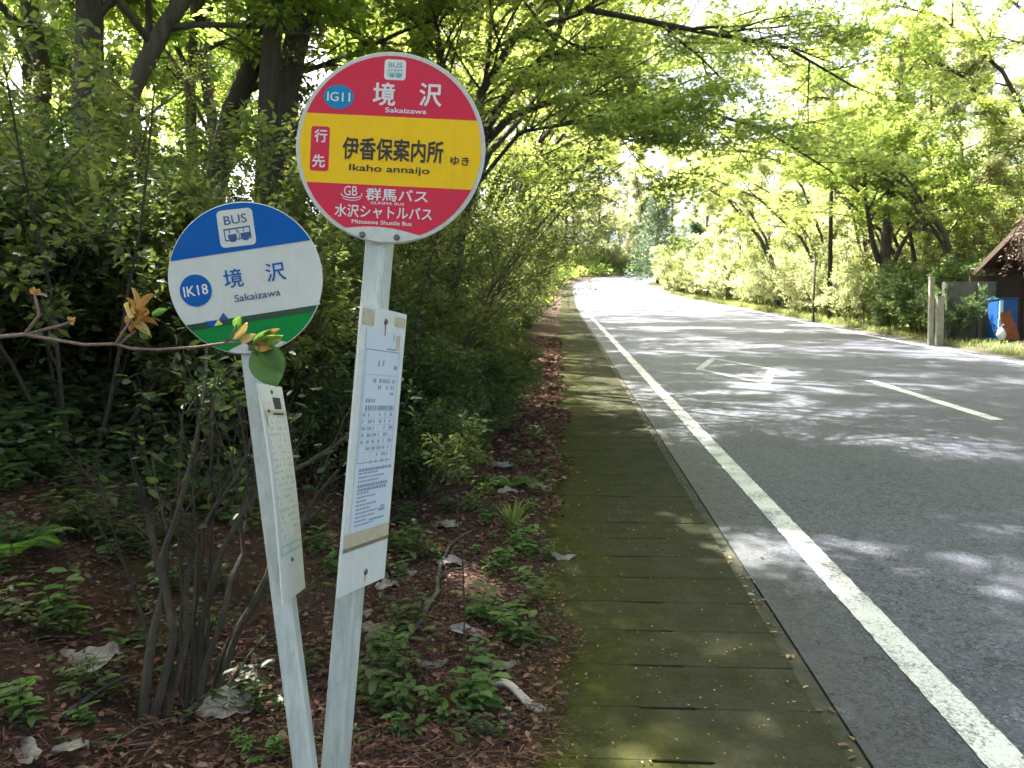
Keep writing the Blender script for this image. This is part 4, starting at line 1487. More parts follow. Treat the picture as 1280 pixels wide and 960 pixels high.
# ------------------------------------------------------------------ shrubs
def scatter_shrubs():
    rg = random.Random(21)
    g1 = 'shrubs crowding the left bank'
    l1 = 'leafy green shrub in the dense thicket on the left bank'
    # thicket behind the signs
    spots = [(-2.55, 4.3, 0), (-1.95, 4.9, 2), (-3.3, 4.9, 1), (-1.45, 5.6, 4), (-2.7, 5.9, 3), (-4.2, 6.0, 2), (-1.9, 6.8, 1), (-3.4, 7.2, 0), (-5.2, 7.4, 3), (-2.4, 8.2, 3), (-4.4, 8.6, 1),
             (-6.2, 9.0, 0), (-3.4, 9.8, 2), (-5.4, 10.6, 3), (-3.4, 3.6, 2), (-4.0, 4.2, 4), (-2.3, 3.7, 1), (-2.9, 4.0, 2), (-1.75, 4.3, 0), (-2.1, 5.3, 3), (-3.8, 5.4, 1), (-4.8, 6.6, 0)]
    for (X, Y, k) in spots:
        SHRUB[k].place('shrub', l1, 'shrub', on_ground(X + rg.uniform(-.15, .15), Y), rg.uniform(0, 6.28), rg.uniform(.62, .88), g1)
    # the wall of shrubs along the pavement
    g2 = 'shrubs lining the pavement'
    l2 = 'twiggy shrub in the dark wall of foliage along the pavement'
    for (X, Y_, k, s_) in ((-.95, 5.0, 2, .42), (-1.25, 5.6, 4, .6), (-.8, 6.2, 2, .5), (-.75, 7.3, 4, .55), (-1.5, 4.6, 2, .5), (-.7, 8.6, 0, .5)):
        SHRUB[k].place('shrub', l2, 'shrub', on_ground(X, Y_), rg.uniform(0, 6.28), s_, g2)
    Y = 6.4
    i = 0
    while Y < 50:
        X = -1.15 - rg.uniform(0, .4)
        if Y > 10: X -= .15
        if Y > 20: X -= .028 * (Y - 20)
        FINE[i % 3].place('shrub', '%s twiggy shrub along the pavement edge, counting away from the signs' % ORD[i] if i < 12 else l2, 'shrub', on_ground(X, Y), rg.uniform(0, 6.28) + (2.6 if i == 1 else 0), rg.uniform(.85, 1.15) * (1 + .006 * Y), g2)
        if i % 2 == 0:
            FINE[(i + 1) % 3].place('shrub', 'twiggy shrub in the second row behind the pavement edge', 'shrub', on_ground(X - 1.3, Y + .5), rg.uniform(0, 6.28), rg.uniform(1.1, 1.4), g2)
        if i % 3 == 1:
            SHRUB[(i // 3) % 5].place('shrub', l2, 'shrub', on_ground(X + .25, Y + .6), rg.uniform(0, 6.28), rg.uniform(.5, .7), g2)
        Y += 1.15 + .045 * Y
        i += 1
    # right verge
    g3 = 'sunlit shrubs along the right verge'
    l3 = 'sunlit shrub at the foot of the right hillside'
    for (X, Y, k, s) in ((9.85, 20.35, 2, .8), (10.35, 22.6, 2, 1.35), (10.9, 24.4, 4, 1.5), (11.0, 27.5, 0, .9), (10.0, 23.9, 4, .8), (11.6, 29.5, 2, 1.2), (17.5, 23, 3, 1.8), (21, 22, 0, 2.2), (24, 28, 3, 2.4), (19, 32, 1, 2.2), (22, 36, 0, 2.4), (27, 34, 3, 2.6), (20, 18, 1, 2.0), (23, 44, 0, 2.6), (18, 48, 3, 2.2), (18.5, 26, 0, 2.0), (16, 27, 1, 1.7), (14, 26.5, 3, 1.5), (12.2, 25, 1, 1.0), (11.9, 23.2, 3, .8), (12.6, 29, 3, 1.3), (11.9, 32, 2, 1.2), (13.2, 33, 0, 1.5), (12.4, 36, 1, 1.3), (13.4, 39, 3, 1.5), (12.8, 43, 0, 1.4), (12.3, 47, 1, 1.5),
                         (13.2, 52, 3, 1.8), (12.0, 56, 0, 1.7), (11.0, 61, 1, 1.8), (10.6, 66, 3, 1.9), (10.4, 72, 0, 2.0), (15, 30, 3, 1.6), (15.5, 36, 0, 1.7), (16, 44, 1, 1.9), (14.5, 22.5, 3, 1.3), (16.5, 19, 1, 1.4), (11.6, 80, 1, 2), (13, 88, 3, 2)):
        SHRUB[k].place('shrub', l3, 'shrub', on_ground(X + float(CX(Y)), Y), rg.uniform(0, 6.28), s, g3)
    Y = 27.5
    i = 0
    while Y < 76:
        X = float(XR(Y)) + 1.15 + rg.uniform(0, .5)
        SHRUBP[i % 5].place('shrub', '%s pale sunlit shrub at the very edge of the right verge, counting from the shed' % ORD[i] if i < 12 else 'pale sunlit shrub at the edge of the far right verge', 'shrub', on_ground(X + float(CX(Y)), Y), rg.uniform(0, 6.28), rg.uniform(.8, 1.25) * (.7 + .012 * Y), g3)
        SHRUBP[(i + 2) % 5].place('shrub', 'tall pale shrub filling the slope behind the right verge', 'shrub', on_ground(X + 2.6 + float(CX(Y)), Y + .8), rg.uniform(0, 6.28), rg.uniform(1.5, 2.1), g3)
        Y += 2.4
        i += 1
    g4 = 'far shrubs in the glare'
    l4 = 'pale shrub in the bright glare at the end of the road'
    for (X, Y, k, s) in ((-2.2, 58, 1, 1.0), (-2.0, 66, 0, 1.1), (-2.5, 76, 3, 1.3), (-2, 86, 1, 1.4), (0, 104, 0, 1.6), (4, 110, 3, 1.8), (9, 114, 1, 1.8), (14, 112, 0, 2.0), (-5, 100, 3, 2), (-3, 104, 1, 2.8), (1, 110, 3, 3.2), (5, 114, 0, 3.4), (10, 117, 3, 3.4), (15, 118, 1, 3.4), (19, 116, 0, 3.2), (-7, 106, 0, 3), (8, 110, 2, 2.6), (3, 120, 3, 4.5), (12, 124, 3, 4.5), (-2, 118, 3, 4.2), (20, 124, 1, 4)):
        SHRUBP[k].place('shrub', l4, 'shrub', on_ground(X, Y), rg.uniform(0, 6.28), s, g4)


scatter_shrubs()


# multi-stemmed bare shrub at the left of the signs
def stem_shrub():
    g = G(225, 893)
    root = thing('bare_stemmed_shrub', 'shrub of many thin mossy brown stems growing left of the sign posts', 'shrub', g)
    rg = random.Random(31)
    paths = [[(176, 905), (190, 830), (205, 740), (180, 640), (165, 560)], [(182, 905), (215, 800), (200, 700), (235, 600), (258, 500), (262, 430)], [(200, 900), (232, 790), (240, 690), (290, 600), (325, 520)],
             [(235, 885), (250, 790), (275, 690), (330, 610), (410, 560), (460, 520)], [(245, 885), (275, 770), (300, 690), (310, 600), (300, 500)], [(255, 882), (300, 790), (345, 700), (385, 640), (420, 590)],
             [(225, 890), (228, 800), (225, 700), (222, 580), (230, 480)], [(250, 880), (262, 760), (268, 640), (262, 540), (275, 450)], [(265, 880), (320, 810), (360, 770), (395, 720)],
             [(190, 900), (180, 790), (150, 680), (120, 600)], [(240, 886), (238, 770), (255, 660), (300, 570)], [(210, 895), (215, 780), (208, 660), (190, 560)], [(258, 882), (285, 800), (330, 720), (365, 640), (372, 560)], [(230, 888), (245, 740), (240, 620), (250, 520)]]
    mb = MB(); tw = []
    st = []
    for i, q in enumerate(paths):
        dep0 = G(q[0][0], q[0][1])
        d0 = (dep0 - EYE).dot(FW)
        pts = [P(x, y, d0 + (j * rg.uniform(.02, .14))) for j, (x, y) in enumerate(q)]
        pts[0] = dep0 - V3((0, 0, .05))
        pp = [pts[0]]
        for a, b in zip(pts[:-1], pts[1:]):
            for t in (.5, 1.0):
                pp.append(a.lerp(b, t) + rvec(rg) * .012)
        r = (.020, .015, .014, .016, .013, .016, .009, .011, .010, .009, .012, .010, .011, .008)[i]
        st.append((pp, r, r * .4))
    mb, tw = grow(32, st, [dict(n=5, len=.42, ang=.6, r=.005, wob=.2, t0=.45, up=(0, 0, .2)), dict(n=4, len=.2, ang=.7, r=.0025, wob=.2, t0=.3, seg=3)])
    part('stems', mb, 'bark_shrub', root, smooth=True)
    high = [t for t in tw if t[0].z > 1.25]
    low = [t for t in tw if t[0].z <= 1.25 and rg.random() < .25]
    me = leafy('foliage', 33, high + low, 1, .045, 'oval', .6, .04)
    v = np.zeros(len(me.vertices) * 3, np.float32); me.vertices.foreach_get('co', v)
    me.vertices.foreach_set('co', (v.reshape(-1, 3) - np.array([*g], np.float32)).ravel())
    link('foliage', me, 'leaf_dark', root)


stem_shrub()


# the twig that crosses the blue sign
def crossing_twig():
    D = 1.84
    g = on_ground(-1.95, 1.75, -.02)
    root = thing('twig_branch', 'thin reddish twig with withered leaves crossing in front of the blue disc', 'twig', g)
    mb = MB()
    q = lambda pts, d=D: [P(x, y, d) for x, y in pts]
    mb.tube([g, g + V3((.05, .02, .7))] + q([(-330, 470), (-150, 432), (-60, 424), (0, 421), (31, 418), (70, 425), (105, 431), (145, 430), (165, 436), (200, 437), (245, 434), (280, 429), (305, 428), (322, 431)]),
            [.012, .010, .007, .006, .0055, .0052, .005, .0042, .004, .004, .0036, .0034, .0032, .003, .0028, .0024], 7)
    mb.tube(q([(31, 418), (41, 405), (49, 394), (46, 380), (43, 367)]), [.0045, .004, .0042, .0036, .003], 6)
    mb.tube(q([(33, 418), (55, 412), (76, 407), (88, 402)]), [.0042, .0038, .0042, .0025], 6)
    mb.tube(q([(145, 430), (152, 418), (161, 405), (168, 395)]), [.004, .0036, .003, .002], 6)
    mb.tube(q([(149, 431), (160, 421), (170, 413)]), [.0035, .003, .002], 6)
    mb.tube(q([(282, 428), (290, 418), (296, 405)]), [.003, .0026, .002], 5)
    mb.tube(q([(305, 428), (325, 424), (345, 418)]), [.0028, .0022, .0016], 5)
    part('stem', mb, 'twig', root, smooth=True)
    rg = random.Random(9)

    def leaf(a, b, w, mat, curl=.2, roll=0.0, name='leaf', nrm=None):
        """A leaf from a to b, w wide, cupped along its midrib."""
        a, b = Vector(a), Vector(b)
        d = (b - a); L = d.length; d.normalize()
        n = (nrm or (EYE - a)).copy(); n = (n - d * n.dot(d)).normalized()
        n = Matrix.Rotation(roll, 3, d) @ n
        s = d.cross(n)
        m2 = MB()
        NL, NW = 8, 4
        for i in range(NL + 1):
            t = i / NL
            ww = w * (math.sin(math.pi * min(1, t * .93 + .05)) ** .75) * (1 if t < .97 else .2)
            for j in range(NW + 1):
                x = (j / NW - .5) * 2
                m2.v.append(a + d * (L * t) + s * (ww * .5 * x) + n * (curl * w * (x * x - .3) * (1 if t > .02 else 0) - curl * L * .6 * t * t + rg.uniform(-.02, .02) * w))
        for i in range(NL):
            for j in range(NW):
                k = i * (NW + 1) + j
                m2.f.append((k, k + 1, k + NW + 2, k + NW + 1))
        rel(m2, root)
        me = m2.mesh(name, True)
        at = me.attributes.new('rnd', 'FLOAT', 'POINT')
        r0 = rg.random()
        at.data.foreach_set('value', [r0] * len(me.vertices))
        return link(name, me, mat, root)
    # withered orange cluster
    for (a, b, w) in (((170, 397), (176, 362), .020), ((168, 395), (150, 382), .022), ((172, 400), (188, 380), .021), ((170, 400), (190, 396), .018), ((168, 402), (186, 415), .022), ((166, 398), (158, 405), .02),
                      ((173, 396), (166, 372), .018), ((172, 392), (160, 376), .016), ((171, 404), (160, 412), .015), ((172, 402), (176, 412), .02), ((175, 390), (184, 364), .02)):
        leaf(P(*a, D + rg.uniform(-.03, .03)), P(*b, D + rg.uniform(-.03, .03)), w, 'withered', rg.uniform(.5, 1.0), rg.uniform(-1.3, 1.3))
    leaf(P(176, 412, D), P(184, 424, D), .02, 'leaf_fresh', .3, .4)
    leaf(P(190, 394, D), P(208, 386, D), .018, 'leaf_fresh', .3, -.4)
    for (a, b) in (((43, 368), (38, 360)), ((44, 368), (50, 362)), ((43, 369), (44, 359)), ((87, 402), (92, 406)), ((87, 402), (94, 398)), ((88, 402), (86, 395))):
        leaf(P(*a, D), P(*b, D), .012, 'withered', .4, rg.uniform(-1, 1))
    # leaves at the tip, in front of the disc
    for (a, b, w, m_) in (((296, 410), (300, 396), .026, 'leaf_fresh'), ((292, 424), (310, 405), .022, 'withered'), ((300, 428), (318, 418), .02, 'withered'), ((318, 430), (338, 414), .028, 'leaf_fresh'),
                          ((325, 428), (352, 422), .03, 'leaf_fresh'), ((320, 430), (335, 436), .026, 'withered'), ((310, 428), (322, 440), .022, 'leaf_fresh'), ((330, 420), (346, 412), .016, 'withered')):
        leaf(P(*a, D), P(*b, D - rg.uniform(0, .03)), w, m_, rg.uniform(.2, .5), rg.uniform(-.7, .7))
    leaf(P(324, 432, D), P(345, 482, D - .03), .082, 'leaf_fresh', .15, .1)
    leaf(P(326, 432, D), P(356, 462, D - .02), .05, 'leaf_fresh', .2, -.3)


crossing_twig()
# ------------------------------------------------------------------ undergrowth and litter (uncountable)
def vnoise(x, y, s, k=0):
    return np.sin(x * s + 1.3 * k + np.sin(y * s * .7 + k) * 1.7) * np.sin(y * s * 1.1 - 2.1 * k + np.sin(x * s * .6) * 1.3)


def ground_leaves(name, label, seed, N, X, Y, h, size, kind, mat, flatn=.6, up=.25, wh=None):
    rs = np.random.RandomState(seed)
    n = len(X)
    z = gz(X, Y) + h
    pos = np.stack([X, Y, z], 1)
    a = rs.rand(n) * 6.283
    dr = np.stack([np.cos(a), np.sin(a), (rs.rand(n) - .5) * up * 2], 1)
    nr = np.array([0, 0, flatn]) + rs.normal(size=(n, 3)) * (1 - flatn)
    me = leaf_mesh(name, pos, dr, nr, size, kind, rs.rand(n))
    o = link(name, me, mat)
    return tag(o, label, None, None, 'stuff')


def undergrowth():
    rs = np.random.RandomState(1)
    # left bank
    N = 130000
    Y = 2.6 + 45 * rs.rand(N) ** 2.2
    X = -1.0 - rs.rand(N) ** .8 * (2.2 + Y * .6)
    u = -0.12 - X
    keep = (vnoise(X, Y, 1.9) + .6 * vnoise(X, Y, 4.3, 2) + rs.rand(N) * .8 > .35 - np.clip((u - 1.4) * .55 + (Y - 3.6) * .35, -1.5, 1.4)) & (u > 1.15 + .25 * np.sin(Y * 2)) & ((Y > 3.5) | (u > 2.2))
    X, Y = X[keep], Y[keep]
    n = len(X)
    h = .02 + (.10 + .28 * rs.rand(n)) * rs.rand(n) * np.clip((Y - 2.2) / 2, .35, 1.6)
    sz = (.045 + .05 * rs.rand(n)) * np.clip(Y / 9, .9, 3.2)
    ground_leaves('undergrowth', 'low leafy undergrowth covering the left bank', 2, n, X, Y, h, sz, 'oval', 'leaf_dark', .55, .3)
    # right hillside
    N = 120000
    Y = 6 + 105 * rs.rand(N) ** 1.2
    w = 1.6 + 30 * rs.rand(N) ** 1.4
    X = XR(Y) + .45 + w + CX(Y)
    keep = (vnoise(X, Y, .5) + rs.rand(N) * 1.2 > -.1) & ~((Y > 17) & (Y < 21.5) & (w < 8.0))
    X, Y, w = X[keep], Y[keep], w[keep]
    n = len(X)
    h = .05 + .9 * rs.rand(n) * rs.rand(n)
    sz = (.18 + .22 * rs.rand(n)) * np.clip(Y / 45, .7, 1.8)
    ground_leaves('undergrowth', 'sunlit leafy undergrowth covering the right hillside', 3, n, X, Y, h, sz, 'oval', 'leaf_wood', .5, .4)
    # far end and the left side farther on
    N = 26000
    Y = 50 + 90 * rs.rand(N)
    X = -1.2 - 16 * rs.rand(N) ** 1.5 + CX(Y)
    far = rs.rand(N) < .35
    Y = np.where(far, 112 + 30 * rs.rand(N), Y)
    X = np.where(far, -12 + 40 * rs.rand(N), X)
    h = .05 + .8 * rs.rand(N) ** 2
    ground_leaves('undergrowth', 'bright undergrowth beyond the end of the shaded road', 4, N, X, Y, h, .3 + .3 * rs.rand(N), 'oval', 'leaf_wood', .5, .4)
    # grass on the right verge
    N = 22000
    Y = 7 + 62 * rs.rand(N) ** 1.3
    w = .12 + 1.3 * rs.rand(N) ** 1.3
    X = XR(Y) + .45 + w
    keep = (vnoise(X, Y, 1.3) + rs.rand(N) * 1.2 > .15 - w * .25)
    X, Y = X[keep], Y[keep]
    n = len(X)
    a = rs.rand(n) * 6.28
    pos = np.stack([X, Y, gz(X, Y) - .01], 1)
    o = .2 + .8 * rs.rand(n)
    dr = np.stack([o * np.cos(a), o * np.sin(a), np.ones(n)], 1)
    nr = np.stack([-np.cos(a), -np.sin(a), o], 1)
    sz = (.07 + .16 * rs.rand(n)) * np.clip(Y / 25, .8, 1.5)
    tag(link('grass', leaf_mesh('grass', pos, dr, nr, sz, 'blade', rs.rand(n)), 'grass'), 'grass and weeds along the right edge of the road', None, None, 'stuff')


undergrowth()


def litter():
    rs = np.random.RandomState(6)
    # edge of the leaf drift over the pavement
    def edge(Y):
        return -.075 + .035 * np.sin(Y * 2.3 + .5) + .035 * np.sin(Y * 5.1 + 1) + .11 * np.exp(-((Y - 3.15) / .22) ** 2) + .05 * np.exp(-((Y - 8.5) / 2.5) ** 2)
    N = 150000
    Y = 1.7 + 20 * rs.rand(N) ** 2.3
    Y[:22000] = -1.5 + 3.3 * rs.rand(22000)
    X = .16 - 3.4 * rs.rand(N) ** 1.25
    keep = (X < edge(Y) + .045 * np.abs(rs.normal(size=N))) & (vnoise(X, Y, 3.1, 1) + rs.rand(N) * 1.6 > .0)
    X, Y = X[keep], Y[keep]
    n = len(X)
    zb = np.where(X > SLAB_L, base(Y) + .03, gz(X, Y))
    h = zb - gz(X, Y) + .006 + .022 * rs.rand(n)
    k = rs.rand(n) < .55
    sz = (.012 + .030 * rs.rand(n) ** 1.5) * np.clip(Y / 4, .9, 2.2)
    ground_leaves('leaf_litter', 'reddish brown dead leaves lying thick beside the pavement', 7, n, X[k], Y[k], h[k], sz[k], 'oval', 'litter', .55, .3)
    N2 = (~k).sum()
    ground_leaves('needle_litter', 'thin brown twigs and needles among the dead leaves', 8, N2, X[~k], Y[~k], h[~k] + .005, (.04 + .08 * rs.rand(N2)), 'needle', 'litter', .6, .2)
    # crumbs blown over the pavement and into the gutter
    N = 1300
    Y = 1.9 + 9 * rs.rand(N) ** 1.6
    X = -.05 + .95 * rs.rand(N) ** 1.3
    g = rs.rand(N) < .16 + .12 * np.sin(Y * 3.7)
    X = np.where(g, .885 + .075 * rs.rand(N), X)
    z = base(Y) + np.where(X > .885, .012, .032)
    ground_leaves('leaf_crumbs', 'small yellow and brown leaf crumbs scattered over the mossy pavement', 9, N, X, Y, z - gz(X, Y), np.where(g, .012 + .028 * rs.rand(N), .005 + .013 * rs.rand(N) ** 2), 'oval', 'crumbs', .8, .12)
    N = 150
    Y = 2.2 + 9 * rs.rand(N) ** 1.4
    X = 1.0 + 3.5 * rs.rand(N) ** 1.6
    ground_leaves('leaf_crumbs', 'few small fallen leaves scattered on the asphalt', 10, N, X, Y, base(Y) + .008 - gz(X, Y), .010 + .022 * rs.rand(N), 'oval', 'litter', .8, .12)


litter()


# ------------------------------------------------------------------ single things on the ground
def dry_leaf_mesh(seed):
    rg = random.Random(seed)
    mb = MB()
    NL, NW = 12, 6
    ph = [rg.uniform(0, 6.28) for _ in range(6)]
    for i in range(NL + 1):
        t = i / NL
        wid = .21 * math.sin(math.pi * min(1, .06 + t * .90)) ** .6 * (1 + .12 * math.sin(t * 17 + ph[0]))
        for j in range(NW + 1):
            x = (j / NW - .5) * 2
            z = .09 * abs(x) ** 1.5 * math.sin(t * 3 + ph[1]) + .06 * math.sin(t * 4.2 + ph[2]) + .035 * math.sin(x * 4 + t * 9 + ph[3]) + .03 * math.sin(t * 40) * abs(x) * .3
            mb.v.append((t - .5, x * wid + .05 * math.sin(t * 3 + ph[4]), z + .05))
    for i in range(NL):
        for j in range(NW):
            k = i * (NW + 1) + j
            if rg.random() < .035 and j in (0, NW - 1): continue
            mb.f.append((k, k + 1, k + NW + 2, k + NW + 1))
    me = mb.mesh('blade', True)
    vn = MB()
    mid = [Vector(mb.v[i * (NW + 1) + NW // 2]) + Vector((0, 0, .004)) for i in range(NL + 1)]
    vn.tube(mid, [.012 - .0007 * i for i in range(NL + 1)], 4)
    for i in range(2, NL, 2):
        for s_ in (0, NW):
            b = Vector(mb.v[min(NL, i + 1) * (NW + 1) + s_])
            c = Vector(mb.v[i * (NW + 1) + (NW // 4 if s_ == 0 else NW - NW // 4)])
            vn.tube([mid[i], mid[i].lerp(b, .5) * .4 + c * .6 + Vector((0, 0, .004)), mid[i].lerp(b, .93)], [.005, .004, .002], 3)
    return me, vn.mesh('veins')


DRY = [dry_leaf_mesh(s) for s in range(5)]


def dry_leaf(x, y, wpx, rot, k, label, group=None, lift=.0, tilt=(0, 0), sy=1.0):
    p = G(x, y)
    d = (p - EYE).dot(FW)
    L = wpx * d / F
    zz = max(float(gz(p.x, p.y)), float(base(p.y)) + .026 if p.x > SLAB_L else -9)
    o = thing('dry_leaf', label, 'leaf', (p.x, p.y, zz + .012 + lift), rot, group, L)
    o.scale = (L, L * sy, L)
    o.rotation_euler = (tilt[0] + .085, tilt[1], rot)
    link('blade', DRY[k][0], 'dry_leaf', o)
    link('veins', DRY[k][1], 'dry_leaf_vein', o)
    return o


dry_leaf(105, 835, 88, .15, 0, 'large pale ribbed dead leaf lying left of the bare-stemmed shrub', tilt=(.5, 0), lift=.02, sy=1.2)
dry_leaf(300, 848, 62, -.4, 1, 'pale torn dead leaf right behind the bare stems', tilt=(.3, 0), sy=1.2)
dry_leaf(282, 892, 70, .5, 2, 'pale crumpled dead leaf at the foot of the bare stems', tilt=(.4, .1), sy=1.5)
dry_leaf(328, 827, 48, -.5, 3, 'narrow curled pale leaf left of the blue sign post', sy=.5)
dry_leaf(28, 948, 70, -.5, 4, 'greyish dead leaf in the very corner of the ground', sy=1.0)
dry_leaf(78, 946, 62, .2, 1, 'grey dead leaf next to the corner one at the bottom edge')
gl = 'pale dried leaves on the litter'
for (x, y, w, r, k, lab) in ((484, 737, 40, .9, 2, 'pale dead leaf just right of the red sign post, below its board'), (474, 787, 52, .1, 0, 'wide pale dead leaf touching the red sign post low down'), (456, 770, 30, 1.2, 3, 'short pale leaf tucked behind the red sign post'),
                             (556, 660, 44, -.5, 1, 'pale rumpled leaf above the fallen curved branch'), (585, 795, 46, .1, 4, 'pale leaf at the foot of the thin sapling'), (626, 834, 40, -.2, 0, 'flat pale leaf near the edge of the moss, above the bark piece'),
                             (540, 832, 40, .2, 3, 'grey leaf left of the sapling foot'), (565, 708, 40, 0, 2, 'pale leaf beside the crook of the fallen branch'), (505, 720, 34, .5, 3, 'small grey leaf left of the fallen branch'),
                             (622, 586, 40, -.2, 1, 'pale leaf in the sunny strip near the pavement'), (520, 563, 40, -.9, 2, 'pale leaf standing in the grass behind the timetable board'), (674, 612, 34, -.3, 4, 'pale leaf at the edge of the sunlit pavement'),
                             (704, 703, 32, -.1, 3, 'narrow brown-grey leaf on the moss of the pavement'), (228, 541, 36, .2, 0, 'pale leaf caught on the bank left of the blue sign'), (483, 845, 40, -.4, 1, 'brownish grey leaf right of the crossing of the sign posts'),
                             (635, 618, 30, .4, 2, 'small pale leaf beside the sunny pale leaf')):
    dry_leaf(x, y, w, r, k, lab, gl, tilt=(.25, .1))


def bark_piece():
    a, b = G(612, 866), G(684, 893)
    root = thing('bark_piece', 'pale curved strip of bark lying at the edge of the mossy pavement', 'bark', a)
    pts = [a.lerp(b, t) + V3((0, .03 * math.sin(t * 6.28), .028 + .012 * math.sin(t * 5))) for t in np.linspace(0, 1, 12)]
    mb = MB()
    d = (b - a).normalized(); s = V3((-d.y, d.x, 0)).normalized()
    for i, p in enumerate(pts):
        t = i / 11
        w = .028 * (.55 + .6 * t) * (1 if 0 < i < 11 else .6)
        for k in range(8):
            an = k / 8 * 2 * math.pi
            mb.v.append(p + s * (w * math.cos(an)) + V3((0, 0, .013 * math.sin(an) + .008 * math.cos(an) ** 2)))
    for i in range(11):
        for k in range(8):
            mb.f.append((i * 8 + k, i * 8 + (k + 1) % 8, (i + 1) * 8 + (k + 1) % 8, (i + 1) * 8 + k))
    mb.f += [tuple(range(7, -1, -1)), tuple(range(88, 96))]
    part('strip', mb, 'bark_flake', root, smooth=True)


bark_piece()


def fallen_branch(label, px, r0, r1, mat='dead_wood', lift=.015):
    pts = [G(x, y) + V3((0, 0, lift)) for x, y in px]
    root = thing('fallen_branch', label, 'branch', pts[0])
    rg = random.Random(len(px) + int(px[0][0]))
    pp = [pts[0]]
    for a, b in zip(pts[:-1], pts[1:]):
        pp += [a.lerp(b, .5) + rvec(rg) * .008, b]
    mb = MB().tube(pp, [r0 + (r1 - r0) * i / (len(pp) - 1) for i in range(len(pp))], 6)
    part('wood', mb, mat, root, smooth=True)
    t = MB()
    q = pp[len(pp) // 2]
    t.tube([q, q + V3((.06, .05, .03)), q + V3((.11, .12, .02))], [r1, r1 * .7, r1 * .4], 4)
    part('side_twig', t, mat, root)


fallen_branch('curved dead branch lying right of the sign posts', [(492, 822), (525, 785), (547, 748), (550, 715), (562, 688), (592, 668)], .013, .006, lift=.03)
fallen_branch('dead stick lying left of the bare stems', [(80, 905), (105, 882), (122, 866), (126, 842)], .010, .006)
fallen_branch('thin dead stick leaning by the pavement litter', [(440, 700), (470, 668), (505, 640), (540, 622)], .008, .004)
fallen_branch('long stick at the foot of the bare stems', [(225, 905), (262, 872), (310, 845), (318, 838)], .011, .007, 'bark_shrub')
fallen_branch('thin stick along the lower edge by the dry leaves', [(90, 935), (140, 936), (190, 936)], .006, .004)


def sapling():
    g = G(580, 838)
    root = thing('sapling', 'thin bare-stemmed sapling with a feathery green top beside the pavement', 'sapling', g)
    d = (g - EYE).dot(FW)
    pts = [g, P(581, 760, d), P(578, 690, d + .02), P(572, 640, d + .03), P(575, 590, d + .05), P(578, 560, d + .06)]
    mb, tw = grow(61, [(pts, .005, .002)], [dict(n=9, len=.22, ang=1.0, r=.002, wob=.2, t0=.62, flat=.4, up=(0, 0, .2)), dict(n=4, len=.10, ang=.7, r=.001, wob=.2, flat=.3, t0=.2, seg=3)])
    rel(mb, root)
    link('stem', mb.mesh('stem'), 'bark_shrub', root)
    me = leafy('foliage', 62, tw, 5, .026, 'oval', .7, .025)
    v = np.zeros(len(me.vertices) * 3, np.float32); me.vertices.foreach_get('co', v)
    me.vertices.foreach_set('co', (v.reshape(-1, 3) - np.array([*g], np.float32)).ravel())
    link('foliage', me, 'leaf_shrub', root)


sapling()


